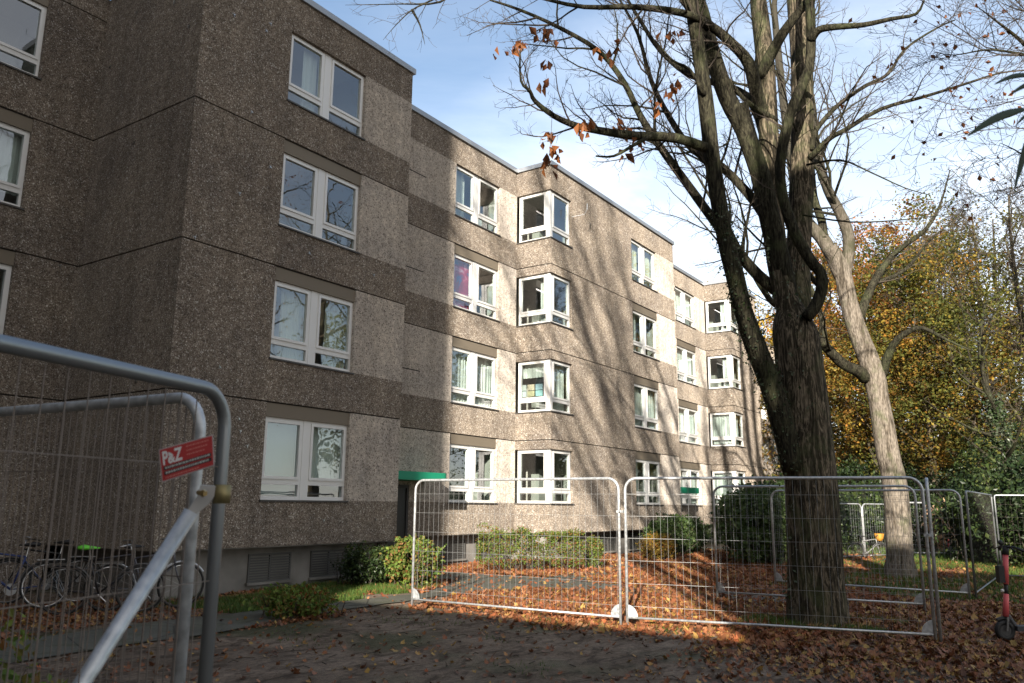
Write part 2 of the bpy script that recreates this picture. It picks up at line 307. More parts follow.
def asph():
    m = mat('mossy_asphalt', rough=.7); c = coords(m)
    n = nd(m, 'ShaderNodeTexNoise', i_Scale=1.3, i_Detail=8, i_Roughness=.65); lk(m, c, n.inputs['Vector'])
    r = ramp(m, [(.3, (.075, .074, .056)), (.5, (.12, .118, .095)), (.7, (.16, .155, .13))]); lk(m, n.outputs[0], r.inputs[0])
    n2 = nd(m, 'ShaderNodeTexNoise', i_Scale=60, i_Detail=3); lk(m, c, n2.inputs['Vector'])
    r2 = ramp(m, [(.3, (.7, .7, .7)), (.7, (1.25, 1.25, 1.25))]); lk(m, n2.outputs[0], r2.inputs[0])
    n3 = nd(m, 'ShaderNodeTexNoise', i_Scale=2.6, i_Detail=9, i_Roughness=.75); lk(m, c, n3.inputs['Vector']); r3 = ramp(m, [(.5, (0, 0, 0)), (.6, (.75, .75, .75))]); lk(m, n3.outputs[0], r3.inputs[0])
    v3 = nd(m, 'ShaderNodeTexVoronoi', feature='DISTANCE_TO_EDGE', i_Scale=.8); lk(m, c, v3.inputs['Vector']); r4 = ramp(m, [(.004, (.35, .35, .35)), (.012, (1, 1, 1))]); lk(m, v3.outputs['Distance'], r4.inputs[0])
    a = mix(m, 1, r.outputs[0], r2.outputs[0], 'MULTIPLY'); a = mix(m, r3.outputs[0], a, (.07, .075, .035)); a = mix(m, 1, a, r4.outputs[0], 'MULTIPLY')
    lk(m, a, bsdf(m).inputs['Base Color']); bump(m, n2.outputs[0], .4, .01); return m
M['asphalt'] = asph()

# ------------------------------------------------------------------ ground
PATH_L = [(1.0, 10.6), (7, 10.7), (10, 10.5), (12.2, 10.3), (14.3, 11.2), (16.6, 11.3), (16.2, 8.6), (16.0, 5.6), (15.9, 4.0)]
PATH_R = [(2.0, 9.2), (7, 9.3), (9.9, 9.7), (11.6, 9.7), (13.2, 9.6), (14.2, 9.2), (14.6, 7.6), (14.8, 5.2), (15.1, 4.0)]
ENT_L, ENT_R = [(14.5, 11.0), (14.6, 14.1)], [(16.2, 11.1), (16.4, 14.1)]
def inpath(x, y):
    def side(Ls, Rs):
        poly = Ls+Rs[::-1]; c = False; j = len(poly)-1
        for i in range(len(poly)):
            xi, yi = poly[i]; xj, yj = poly[j]
            if (yi > y) != (yj > y) and x < (xj-xi)*(y-yi)/(yj-yi)+xi: c = not c
            j = i
        return c
    return side(PATH_L, PATH_R) or side(ENT_L, ENT_R) or side([(16.4, 10.2), (20.3, 10.8), (26, 11.6), (33, 12.9)], [(16.4, 9.2), (20.6, 9.7), (26.2, 10.5), (33.6, 11.6)])

def inpath_wide(x, y): return any(inpath(x+a, y+b) for a, b in ((0, 0), (.3, 0), (-.3, 0), (0, .3), (0, -.3)))
def gz(x, y):   # gentle bumps, flat on the paths
    k = .035*noise.noise(Vector((x*.7, y*.7, 0)))+.022*noise.noise(Vector((x*2.3, y*2.3, 4)))
    return k*.15-.006 if inpath_wide(x, y) else k-.02
mb = MB(); nx, ny = 190, 130; x0, x1, y0, y1 = 1, 39, -8, 18
for j in range(ny+1):
    for i in range(nx+1):
        x = x0+(x1-x0)*i/nx; y = y0+(y1-y0)*j/ny; e = min(i, nx-i, j, ny-j)/6
        mb.v.append((x, y, gz(x, y)*min(1, e)))
for j in range(ny):
    for i in range(nx):
        a = j*(nx+1)+i; mb.f.append((a, a+1, a+nx+2, a+nx+1)); mb.m.append(0)
# surrounding flat ground to the horizon, butting against the fine patch
B = 900
for (a, b) in (((-B, -B), (x0, B)), ((x1, -B), (B, B)), ((x0, -B), (x1, y0)), ((x0, y1), (x1, B))):
    mb.add([(a[0], a[1], 0), (b[0], a[1], 0), (b[0], b[1], 0), (a[0], b[1], 0)], [(0, 1, 2, 3)])
tag(mb.build('ground', M['soil'], smooth=True), kind='structure')
def ribbon(name, L_, Rr, z=.012):
    m_ = MB(); n = len(L_)
    ls = []; rs = []
    for i in range(n-1):
        for k in range(10):
            t = k/10; a = Vector(L_[i]).lerp(Vector(L_[i+1]), t); b = Vector(Rr[i]).lerp(Vector(Rr[i+1]), t); ls.append(a); rs.append(b)
    ls.append(Vector(L_[-1])); rs.append(Vector(Rr[-1]))
    for a, b in zip(ls, rs):
        j = Vector((noise.noise(Vector((a.x*1.7, a.y*1.7, 2))), noise.noise(Vector((a.x*1.7, a.y*1.7, 8)))))*.16
        m_.v += [(a.x+j.x, a.y+j.y, z), (b.x-j.x, b.y-j.y, z)]
    for i in range(len(ls)-1): m_.f.append((2*i, 2*i+1, 2*i+3, 2*i+2)); m_.m.append(0)
    return tag(m_.build(name, M['asphalt']), kind='structure')
ribbon('path', PATH_L, PATH_R)
ribbon('path', ENT_L, ENT_R, .008)
ribbon('path', [(16.4, 10.2), (20.3, 10.8), (26, 11.6), (33, 12.9)], [(16.4, 9.2), (20.6, 9.7), (26.2, 10.5), (33.6, 11.6)], .016)
# ------------------------------------------------------------------ apartment building
ZB, H = .83, 2.75
J = [ZB+H*k for k in range(5)]            # joint heights
S = [1.70+H*k for k in range(5)]          # sill heights
ZT = 12.36
bld = empty('apartment_building', (20, 14, 0))
tag(bld, 'four storey brown pebble concrete apartment building with white windows and staggered facade', 'building')
T = .25
class Face:  # u runs along the wall, n points outward
    def __init__(s, o, u, n): s.o = Vector(o); s.u = Vector(u); s.n = Vector(n)
    def p(s, a, z, d=0): return s.o+s.u*a+s.n*d+Vector((0, 0, z))
    def slab(s, m_, a0, a1, z0, z1, d0=-T, d1=0): m_.obox(s.p(a0, z0, d0), s.u*(a1-a0), s.n*(d1-d0), Vector((0, 0, z1-z0)))
G_ = .014
def wallcol(face, a0, a1, kind, W, Gv, wseed=0, nfl=4, top=ZT):
    for k in range(nfl):
        zt = J[k+1]-G_ if k < nfl-1 else top
        zb = J[k]+(G_ if k else 0)
        if kind == 'plain': face.slab(W, a0, a1, zb, zt)
        else: face.slab(W, a0, a1, zb, S[k])
        if k < nfl-1: face.slab(Gv, a0, a1, J[k+1]-G_, J[k+1]+G_, -T, -.03)
        if kind == 'plain': continue
        ztop = S[k]+1.6
        if k == nfl-1: face.slab(W, a0, a1, ztop, zt)
        if kind == 'panel':
            q = MB(); face.slab(q, a0, a1, S[k], zt if k < nfl-1 else ztop, -T, .002)
            q.build('concrete_panel', M['light'], bld)
        elif kind == 'window' and k < nfl-1:
            q = MB(); face.slab(q, a0, a1, ztop, zt, -T, -.035); q.build('shutter_box', M['box'], bld)
        elif kind == 'wrap' and k < nfl-1: face.slab(W, a0, a1, ztop, zt)
def curtain(m_, face, a0, a1, z0, z1, d, rng, amp=.025):
    n = max(8, int((a1-a0)*40)); ph = rng.random()*6; fr = rng.uniform(38, 55)
    pts = [(a0+(a1-a0)*i/n, d+amp*math.sin(fr*(a0+(a1-a0)*i/n)+ph+1.3*math.sin(i*.37))) for i in range(n+1)]
    vs = []
    for a, dd in pts: vs += [face.p(a, z0, dd), face.p(a, z1, dd)]
    m_.add(vs, [(2*i, 2*i+2, 2*i+3, 2*i+1) for i in range(n)])
WL = random.Random(31)
def frame_rect(m_, face, a0, a1, z0, z1, w, d0, d1):
    face.slab(m_, a0, a1, z0, z0+w, d0, d1); face.slab(m_, a0, a1, z1-w, z1, d0, d1)
    face.slab(m_, a0, a0+w, z0+w, z1-w, d0, d1); face.slab(m_, a1-w, a1, z0+w, z1-w, d0, d1)
def sash(fr, gl, face, a0, a1, z0, h, sd=0):
    """one sash over a low fixed pane"""
    D0, D1 = -.17, -.085
    face.slab(fr, a0, a1, z0, z0+.07, D0, D1)
    face.slab(fr, a0, a1, z0+.30, z0+.40, D0, D1)
    face.slab(fr, a0, a1, z0+h-.05, z0+h, D0, D1)
    face.slab(fr, a0, a0+.05, z0+.07, z0+h-.05, D0-.001, D1-.001); face.slab(fr, a1-.05, a1, z0+.07, z0+h-.05, D0-.001, D1-.001)
    frame_rect(fr, face, a0+.05, a1-.05, z0+.40, z0+h-.05, .055, D0+.01, D1+.022)
    face.slab(gl, a0+.1, a1-.1, z0+.455, z0+h-.105, -.115, -.105)
    face.slab(gl, a0+.05, a1-.05, z0+.07, z0+.30, -.135, -.125)
STY = ['half', 'full', 'none', 'left', 'blind', 'right', 'full', 'half', 'cream', 'left']
def window(face, a0, w, z0, style, halves=2, h=1.6, label=None, room=True):
    rng = random.Random(int(a0*97+z0*31))
    fr, gl = MB(), MB()
    if halves == 2:
        mw = .16; mid = a0+w/2-.02
        sash(fr, gl, face, a0, mid-mw/2, z0, h); sash(fr, gl, face, mid+mw/2, a0+w, z0, h)
        face.slab(fr, mid-mw/2, mid+mw/2, z0, z0+h, -.172, -.075)
    else: sash(fr, gl, face, a0, a0+w, z0, h)
    win = fr.build('window', M['white'], bld)
    if label: win['label'] = label
    gl.build('window_pane', M['glass'], win)
    q = MB(); face.slab(q, a0-.03, a0+w+.03, z0-.035, z0-.002, -.1, .035); q.build('window_sill', M['sill'], win)
    if room:
        q = MB(); rd = 1.4
        zf, zc = z0-.3, z0+h+.15; A0, A1 = a0-.1, a0+w+.1
        P = lambda a, z, d: face.p(a, z, d)
        vs = [P(A0, zf, -rd), P(A1, zf, -rd), P(A1, zc, -rd), P(A0, zc, -rd), P(A0, zf, -T-.01), P(A1, zf, -T-.01), P(A1, zc, -T-.01), P(A0, zc, -T-.01)]
        q.add(vs, [(0, 1, 2, 3), (0, 4, 5, 1), (3, 2, 6, 7), (0, 3, 7, 4), (1, 5, 6, 2)])
        # something standing in the room: shelf or cupboard and a door frame on the back wall
        fx = A0+rng.uniform(.2, .9)*w*.5
        face.slab(q, fx, fx+.5, zf+.02, zf+rng.uniform(.9, 1.5), -rd+.02, -rd+.4)
        q.build('room', [M['room']], win)
    c = MB(); m_ = M['curtain']; d = -.27; zt = z0+h-.02; zb = z0+.1
    if style == 'full': curtain(c, face, a0+.03, a0+w-.03, zb, zt, d, rng)
    elif style == 'half': curtain(c, face, a0+.03, a0+w*.5, zb, zt, d, rng); curtain(c, face, a0+w*.78, a0+w-.03, zb, zt, d, rng)
    elif style == 'left': curtain(c, face, a0+.03, a0+w*.33, zb, zt, d, rng)
    elif style == 'left2': curtain(c, face, a0+w*.25, a0+w*.42, zb, zt, d, rng)
    elif style == 'right': curtain(c, face, a0+w*.35, a0+w*.52, zb, zt, d, rng); curtain(c, face, a0+w*.7, a0+w-.02, zb, zt, d, rng)
    elif style == 'cream': curtain(c, face, a0+w*.18, a0+w*.45, zb, zt, d, rng); curtain(c, face, a0+w*.72, a0+w-.02, zb, zt, d, rng); m_ = M['cream']
    elif style == 'blind': face.slab(c, a0+.05, a0+w*.46, z0+.1, zt, d-.01, d); m_ = M['greenish']; 
    elif style == 'red': face.slab(c, a0+.03, a0+w*.46, z0+.04, zt, d+.03, d+.04); m_ = M['red']
    if c.v: c.build('curtain', m_, win)
    if style == 'blind':
        c2 = MB(); curtain(c2, face, a0+w*.52, a0+w-.03, z0+.3, zt, d, rng, .015); c2.build('curtain', M['curtain'], win)
    return win
XA, YA, YF, YR = 8.2, 16.3, 12.8, 14.1
W, Gv = MB(), MB()
front = Face((0, YF, 0), (1, 0, 0), (0, -1, 0)); rec = Face((0, YR, 0), (1, 0, 0), (0, -1, 0)); far_ = Face((0, 16.0, 0), (1, 0, 0), (0, -1, 0)); wa = Face((0, YA, 0), (1, 0, 0), (0, -1, 0))
def flush(nm='facade_wall'):
    global W, Gv
    W.build(nm, M['wall'], bld); Gv.build('panel_joint', M['groove'], bld); W, Gv = MB(), MB()
# wing set back at the left (five storeys)
wallcol(wa, 7.0, XA, 'plain', W, Gv, nfl=5, top=15.1)
wallcol(wa, 4.75, 7.0, 'window', W, Gv, nfl=5, top=15.1)
wallcol(wa, -2, 4.75, 'plain', W, Gv, nfl=5, top=15.1)
wa.slab(W, -2, XA, 0, ZB, -T, -.001)
for k, st in enumerate(['full', 'left', 'blind', 'none', 'full']): window(wa, 4.75, 2.25, S[k], st)
flush()
# side of the projecting block, facing -X
sideA = Face((XA, 0, 0), (0, 1, 0), (-1, 0, 0))
wallcol(sideA, YF+T, YA, 'plain', W, Gv)
flush()
# block one front
wallcol(front, XA, 10.33, 'plain', W, Gv); wallcol(front, 10.33, 12.58, 'window', W, Gv); wallcol(front, 12.58, 14.19, 'panel', W, Gv)
for k, st in enumerate(['blind', 'cream', 'none', 'left2']): window(front, 10.33, 2.25, S[k], st)
flush()
# return wall hidden behind block one corner
ret = Face((14.19, 0, 0), (0, 1, 0), (1, 0, 0)); ret.slab(W, YF+T, YR+.0, 0, ZT)
# recess one: stair strip, panels, window, panel
wallcol(rec, 14.19, 16.34, 'panel', W, Gv); wallcol(rec, 16.34, 17.68, 'panel', W, Gv); wallcol(rec, 17.68, 19.93, 'window', W, Gv); wallcol(rec, 19.93, 20.9, 'panel', W, Gv)
for z in (10.62, 7.87, 5.12): rec.slab(Gv, 14.6, 16.34, z-.014, z+.014, -.01, .004)
for k, st in enumerate(['none', 'full', 'red', 'left']): window(rec, 17.68, 2.25, S[k], st, label='window with a red and pink hanging behind the left pane' if st == 'red' else None)
flush()
def corner(xc, styles, w2=1.3):
    sd_ = Face((xc, 0, 0), (0, 1, 0), (-1, 0, 0))
    wallcol(sd_, YF+T, YR, 'wrap', W, Gv)
    wallcol(front, xc, xc+w2, 'wrap', W, Gv)
    for k, st in enumerate(styles):
        # side sash, front sash and the white corner post are one corner window
        fr, gl = MB(), MB()
        z0 = S[k]
        sash(fr, gl, sd_, YF+.19, YR-.05, z0, 1.6); sash(fr, gl, front, xc+.19, xc+w2, z0, 1.6)
        fr.box((xc+.07, YF+.07, z0), (xc+.19, YF+.19, z0+1.6))
        win = fr.build('corner_window', M['white'], bld); gl.build('window_pane', M['glass'], win)
        q = MB(); q.box((xc-.035, YF-.035, z0-.035), (xc+w2+.03, YF+.2, z0-.003)); q.box((xc-.035, YF+.2, z0-.035), (xc+.2, YR-.02, z0-.003)); q.build('window_sill', M['sill'], win)
        q = MB(); zf, zc = z0-.3, z0+1.75; x_, y_ = xc+.26, YF+.26; X_, Y_ = xc+2.2, YR+.9
        q.add([(x_, y_, zf), (X_, y_, zf), (X_, Y_, zf), (x_, Y_, zf), (x_, y_, zc), (X_, y_, zc), (X_, Y_, zc), (x_, Y_, zc)], [(0, 3, 2, 1)[::-1], (4, 5, 6, 7)[::-1], (1, 2, 6, 5), (2, 3, 7, 6)])
        q.box((X_-.5, Y_-.7, zf+.02), (X_-.1, Y_-.2, zf+1.4)); q.build('room', M['room'], win)
        rng = random.Random(k+int(xc)); c = MB()
        if st == 'full': curtain(c, sd_, YF+.3, YR-.1, z0+.12, z0+1.58, -.3, rng); curtain(c, front, xc+.3, xc+w2-.05, z0+.12, z0+1.58, -.3, rng)
        elif st == 'top': curtain(c, sd_, YF+.3, YR-.1, z0+1.1, z0+1.58, -.3, rng); curtain(c, front, xc+.3, xc+w2-.05, z0+.12, z0+1.58, -.3, rng)
        elif st == 'bit': curtain(c, sd_, YF+.3, YF+.6, z0+.12, z0+1.58, -.35, rng)
        if c.v: c.build('curtain', M['curtain'], win)
        if st == 'top':   # coloured papers stuck in the window
            cols = [(.4, .65, .66), (.75, .65, .4), (.75, .8, .8), (.45, .6, .7), (.75, .6, .45), (.85, .85, .82)]
            for i, cc in enumerate(cols):
                q = MB(); a = YF+.42+.3*(i % 3); z = z0+.5+.2*(i//3); sd_.slab(q, a, a+.26, z, z+.18, -.2, -.195); q.build('paper', mat('coloured_paper', cc, .8), win)
corner(20.9, ['none', 'top', 'bit', 'none'])
wallcol(front, 22.2, 26.68, 'plain', W, Gv); wallcol(front, 26.68, 28.9, 'window', W, Gv); wallcol(front, 28.9, 30.63, 'panel', W, Gv)
for k, st in enumerate(['left', 'half', 'left', 'cream']): window(front, 26.68, 2.22, S[k], st)
flush()
ret = Face((30.63, 0, 0), (0, 1, 0), (1, 0, 0)); ret.slab(W, YF+T, YR, 0, ZT)
wallcol(rec, 30.63, 33.85, 'panel', W, Gv); wallcol(rec, 33.85, 36.2, 'window', W, Gv); wallcol(rec, 36.2, 37.45, 'panel', W, Gv)
for k, st in enumerate(['full', 'half', 'full', 'half']): window(rec, 33.85, 2.35, S[k], st)
flush()
corner(37.45, ['full', 'full', 'bit', 'bit'])
wallcol(front, 38.75, 41.3, 'plain', W, Gv); flush()
ret = Face((41.3, 0, 0), (0, 1, 0), (1, 0, 0)); ret.slab(W, YF+T, 16.0, 0, ZT)
# far block with loggias
for a in (41.3, 46.5, 55.9, 62.2): wallcol(far_, a, {41.3: 46.5, 46.5: 51.9, 55.9: 62.2, 62.2: 66}[a], 'plain', W, Gv)
wallcol(far_, 51.9, 53.9, 'wrap', W, Gv); wallcol(far_, 53.9, 54.1, 'plain', W, Gv); wallcol(far_, 54.1, 55.9, 'window', W, Gv)
for k in range(4):
    window(far_, 54.1, 1.8, S[k], 'half')
    q = MB(); far_.slab(q, 51.9, 53.9, S[k]-.5, S[k]-.45, -1.5, -T); far_.slab(q, 51.9, 53.9, S[k]-.5, S[k]+1.8, -1.55, -1.5); far_.slab(q, 53.85, 53.9, S[k]-.45, S[k]+1.7, -1.5, -T); far_.slab(q, 51.9, 53.9, S[k]+1.7, S[k]+1.75, -1.5, -T)
    q.build('loggia', M['white'], bld)
# plinths, set back beneath the overhanging panels
q = MB()
fp = Face((0, YF+.35, 0), (1, 0, 0), (0, -1, 0)); rp = Face((0, YR+.35, 0), (1, 0, 0), (0, -1, 0))
fp.slab(q, XA+.3, 14.19, -.1, ZB, -.2, 0); q.box((XA+.3, YF+.56, -.1), (XA+.5, YA, ZB)); rp.slab(q, 14.19, 21.2, -.1, ZB, -.2, 0); q.box((21.2, YF+.55, -.1), (21.4, YR+.3, ZB)); fp.slab(q, 21.2, 30.63, -.1, ZB, -.2, 0)
rp.slab(q, 30.63, 37.7, -.1, ZB, -.2, 0); q.box((37.7, YF+.55, -.1), (37.9, YR+.3, ZB)); fp.slab(q, 37.7, 41.3, -.1, ZB, -.2, 0); far_.slab(q, 41.3, 66, -.1, ZB, -.5, -.3)
q.build('plinth', M['plinth'], bld)
q = MB(); q.box((XA+.02, YF+.02, ZB-.02), (14.17, YA, ZB-.001)); q.box((14.2, YR+.02, ZB-.02), (20.88, 16, ZB-.001)); q.box((20.92, YF+.02, ZB-.02), (30.6, 16, ZB-.001)); q.box((30.64, YR+.02, ZB-.02), (37.43, 16, ZB-.001)); q.box((37.47, YF+.02, ZB-.02), (41.28, 16, ZB-.001))
q.build('underside', M['plinth'], bld)
def vent(face, a0, a1, z0, z1):
    f_ = MB(); frame_rect(f_, face, a0, a1, z0, z1, .035, .002, .03); face.slab(f_, (a0+a1)/2-.02, (a0+a1)/2+.02, z0+.035, z1-.035, .002, .03)
    n = 9
    for i in range(n):
        z = z0+.05+(z1-z0-.1)*i/n; f_.obox(face.p(a0+.035, z, .003), face.u*(a1-a0-.07), face.n*.02, Vector((0, 0, .03)))
    o = f_.build('cellar_vent', M['vent'], bld)
    s_ = MB(); face.slab(s_, a0-.03, a1+.03, z0-.05, z0-.002, .002, .07); s_.build('vent_sill', M['plinth'], o)
for a in ((10.42, 11.46), (11.98, 12.98)): vent(fp, *a, .15, .68)
for a in ((17.9, 18.9), (19.4, 20.3)): vent(rp, *a, .15, .68)
for a in ((24.6, 25.6), (26.7, 27.7), (28.2, 29.2)): vent(fp, *a, .15, .68)
# roof slab, coping
cp = [(XA, YA-.07), (XA, YF), (14.19, YF), (14.19, YR), (20.9, YR), (20.9, YF), (30.63, YF), (30.63, YR), (37.45, YR), (37.45, YF), (41.3, YF), (41.3, 16), (66, 16)]
def offs(pts, d):
    res = []
    for i, p in enumerate(pts):
        p = Vector((*p, 0)); ns = []
        for a, b in ((i-1, i), (i, i+1)):
            if a < 0 or b >= len(pts): continue
            t = (Vector((*pts[b], 0))-Vector((*pts[a], 0))).normalized(); ns.append(Vector((t.y, -t.x, 0)))
        v = ns[0] if len(ns) == 1 else ns[0]+ns[1]
        res.append(p+v*d)
    return res
oo, ii = offs(cp, .06), offs(cp, -.28); z0, z1 = ZT+.001, ZT+.14; n = len(cp); q = MB()
q.add([(p.x, p.y, z) for z in (z0, z1) for L2 in (oo, ii) for p in L2], [f for i in range(n-1) for f in ((i, i+1, 2*n+i+1, 2*n+i), (n+i+1, n+i, 3*n+i, 3*n+i+1), (2*n+i, 2*n+i+1, 3*n+i+1, 3*n+i), (i+1, i, n+i, n+i+1))]+[(0, 2*n, 3*n, n), (n-1, 2*n-1, 4*n-1, 3*n-1)])
q.build('roof_edge', M['coping'], bld)
q = MB(); q.box((XA+.3, YF+.3, 12.2), (14.1, 27, 12.3)); q.box((14.1, YR+.3, 12.2), (21.2, 27, 12.3)); q.box((21.2, YF+.3, 12.2), (30.5, 27, 12.3)); q.box((30.5, YR+.3, 12.2), (37.7, 27, 12.3)); q.box((37.7, YF+.3, 12.2), (41.2, 27, 12.3)); q.box((41.2, 16.3, 12.2), (66, 27, 12.3))
q.box((-2, YA+.3, 15), (XA-.1, 27, 15.09)); q.build('roof', M['roof'], bld)
q = MB(); q.box((XA, 27, 0), (66, 27.25, ZT)); q.box((66, 16.25, 0), (66.25, 27, ZT)); q.box((-2, 27, 0), (XA-.001, 27.25, 15.1)); q.box((-2.25, YA, 0), (-2, 27.25, 15.1)); q.box((XA-.25, YA+.25, ZT), (XA, 27, 15.1)); q.build('facade_wall', M['wall'], bld)
q = MB(); q.box((-2.3, YA-.06, 15.1), (XA+.06, YA+.3, 15.24)); q.build('roof_edge', M['coping'], bld)
flush()
# entrance: dark door recess, green canopy
q = MB(); q.box((14.45, YR-.06, .05), (15.95, YR-.002, 2.12)); o = q.build('entrance_door', M['door'], bld)
q = MB(); frame_rect(q, rec, 14.45, 15.95, .05, 2.12, .08, .065, .09); q.build('door_frame', M['black'], o)
def canopy(x0, x1, z0, z1, y0, label=None):
    q = MB(); n = 10; prof = []
    for i in range(n+1):
        t = i/n; a = t*math.pi/2; prof.append((x1-.3+.3*math.sin(a), y0+.3-.3*math.cos(a)))
    poly = [(x0, YR-.002), (x0, y0)]+prof+[(x1, YR-.002)]
    k = len(poly); q.add([(x, y, z0) for x, y in poly]+[(x, y, z1) for x, y in poly], [tuple(range(k))[::-1] if False else tuple(range(k)), tuple(range(2*k-1, k-1, -1))]+[(i, k+i, k+(i+1) % k, (i+1) % k) for i in range(k)])
    return q.build('entrance_canopy', M['green'], bld)
canopy(14.25, 16.65, 2.22, 2.42, 13.2)
canopy(30.7, 33.75, 2.18, 2.42, 13.15)
# steel anchors on the older panels
AR = random.Random(5)
for i in range(34):
    q = MB()
    if i < 12: a, z, fc = AR.uniform(XA+.2, 10.1), AR.uniform(1.5, 12), front
    elif i < 20: a, z, fc = AR.uniform(YF+.4, YA-.3), AR.uniform(1.5, 12), sideA
    elif i < 30: a, z, fc = AR.choice([AR.uniform(7.2, 8.0), AR.uniform(3.5, 4.5)]), AR.uniform(1.5, 12), wa
    else: a, z, fc = AR.uniform(10.4, 14), S[AR.randrange(4)]-.4, front
    q.tube([fc.p(a, z, .001), fc.p(a, z, .03)], .018, 6)
    for k in range(3):
        an = k*2.1+i; q.tube([fc.p(a, z, .01), fc.p(a+.045*math.cos(an), z+.045*math.sin(an), .012)], .006, 4)
    q.build('wall_anchor', M['chrome'], bld)
# little aerial beside the top corner window
q = MB(); p0 = Vector((22.25, YF-.05, 11.1)); q.tube([Vector((22.2, YF+.0, 11.0)), Vector((22.45, YF-.35, 11.1)), Vector((22.55, YF-.4, 11.3))], .007, 5); q.tube([(22.55, YF-.4, 11.28), (22.56, YF-.4, 11.5)], .018, 6); q.build('aerial', M['coping'], bld)
local(bld)

wg = empty('shading_wing', (-6, 10, 0)); tag(wg, 'unseen brown wing added beyond the left edge to darken the left wall', 'building')  # added out of view to block skylight from the left wall
q = MB(); q.box((-10, 5.72, 0), (-2.3, 16.2, 15.1)); q.build('wall', M['wall'], wg); q = MB(); q.box((-10.1, 5.7, 15.1), (-2.2, 16.2, 15.25)); q.build('roof_edge', M['coping'], wg)
q = MB(); g = MB()
for k in range(5):
    for y in (7.2, 11.2): q.box((-2.3, y, S[k]), (-2.26, y+2.2, S[k]+1.6)); g.box((-2.255, y+.1, S[k]+.1), (-2.24, y+1.0, S[k]+1.5)); g.box((-2.255, y+1.15, S[k]+.1), (-2.24, y+2.1, S[k]+1.5))
q.build('window_frames', M['white'], wg); g.build('window_panes', mat('dark_glass', (.03, .04, .05), .1), wg); local(wg)
# unseen tower added to cast the broad shadow over the left block
tw = empty('shadow_tower', (-20, 16, 0)); tag(tw, 'unseen plain tower added beyond the left edge to cast the broad shadow', 'building')
q = MB(); q.box((-28, 1.5, 0), (-12, 30, 24)); q.build('wall', M['light'], tw)
q = MB(); q.box((-28.2, 1.45, 24), (-11.8, 30.2, 24.4)); q.build('roof', M['coping'], tw)
q = MB(); g = MB()
for k in range(8):
    for i in range(7):
        y = 4.2+i*3.6; z = 1.6+k*2.85
        q.box((-12.0, y, z), (-11.96, y+2.0, z+1.5)); g.box((-11.955, y+.1, z+.1), (-11.94, y+.95, z+1.4)); g.box((-11.955, y+1.05, z+.1), (-11.94, y+1.9, z+1.4))
q.build('window_frames', M['white'], tw); g.build('window_panes', mat('dark_glass', (.03, .04, .05), .1), tw)
local(tw)

# ------------------------------------------------------------------ vegetation
def grow(mb, pts, rad, rng, level, maxl, dens=1.0, spread=1.0, upb=.25, tips=None, minr=.004, lmul=.5, start=.25):
    """children along a limb; returns tips"""
    plen = sum((pts[i+1]-pts[i]).length for i in range(len(pts)-1))
    n = max(1, int(plen*dens*(1.0+level*1.1)))
    n = min(n, 26)
    for c in range(n):
        t = start+(1-start)*(c+rng.random())/n
        f = t*(len(pts)-1); i = min(int(f), len(pts)-2); p = pts[i].lerp(pts[i+1], f-i); r = rad[i]+(rad[i+1]-rad[i])*(f-i)
        tan = (pts[i+1]-pts[i]).normalized()
        ax = Vector((rng.gauss(0, 1), rng.gauss(0, 1), rng.gauss(0, 1))); ax = (ax-tan*ax.dot(tan)).normalized()
        an = math.radians(rng.uniform(28, 62))*spread; d = tan*math.cos(an)+ax*math.sin(an)
        l = plen*lmul*rng.uniform(.5, 1.1)*(1.15-t*.6)
        l = max(l, .15)
        r0 = max(min(r*rng.uniform(.4, .62), l*.011+.003), minr); k = 6 if level < 2 else 5
        q = [p]; dd = d.copy()
        for s_ in range(k):
            dd = (dd+Vector((rng.gauss(0, .16), rng.gauss(0, .16), rng.gauss(0, .14)+upb*.22))).normalized(); q.append(q[-1]+dd*l/k)
        rr = [max(r0*(1-.8*j/k), minr*.55) for j in range(k+1)]
        mb.tube(q, rr, 5 if r0 > .03 else (4 if r0 > .012 else 3), 0 if r0 > .02 else 1, cap=False)
        if level+1 < maxl: grow(mb, q, rr, rng, level+1, maxl, dens, spread, upb, tips, minr, lmul, .15)
        elif tips is not None: tips.append(q[-1]); tips.append(q[k//2])
def limb(pxs, D0, D1, r0, r1):
    """smooth limb through measured points; D = distance along the ground toward it; r in photo pixels"""
    n = len(pxs); P = []; Rr = []
    for i, (x, y) in enumerate(pxs):
        t = i/(n-1); p = pt(x, y, D0+(D1-D0)*t); dep = (p-CAM).dot(fw); P.append(p); Rr.append((r0+(r1-r0)*t)*dep/F)
    # Catmull-Rom
    Q = []; q = []
    for i in range(n-1):
        a, b, c, d = P[max(i-1, 0)], P[i], P[i+1], P[min(i+2, n-1)]
        for k in range(3):
            t = k/3; Q.append(.5*((2*b)+(c-a)*t+(2*a-5*b+4*c-d)*t*t+(3*b-a-3*c+d)*t**3)); q.append(Rr[i]+(Rr[i+1]-Rr[i])*t)
    Q.append(P[-1]); q.append(Rr[-1]); return Q, q
def knotty(mb, Q, q, rng, n, m=0):
    q2 = [r*(1+.07*noise.noise(p*2.1)) for p, r in zip(Q, q)]; mb.tube(Q, q2, n, m)
def extend(Q, q, rng, l, k=8, lean=Vector((0, 0, 0))):
    d = (Q[-1]-Q[-2]).normalized(); P = [Q[-1]]; Rr = [q[-1]]
    for i in range(k): d = (d+Vector((rng.gauss(0, .08), rng.gauss(0, .08), .1))+lean*.1).normalized(); P.append(P[-1]+d*l/k); Rr.append(max(q[-1]*(1-(i+1)/k), .012))
    return P, Rr

TR = random.Random(11)
base = zr(815, 622)
tree = empty('bare_tree', (base.x, base.y, 0)); tag(tree, 'large many-stemmed bare tree with dark furrowed bark and ivy on its left limb', 'tree', 'large trees by the building')
D = base.dot(HH)
tk, lb, tw_ = MB(), MB(), MB()
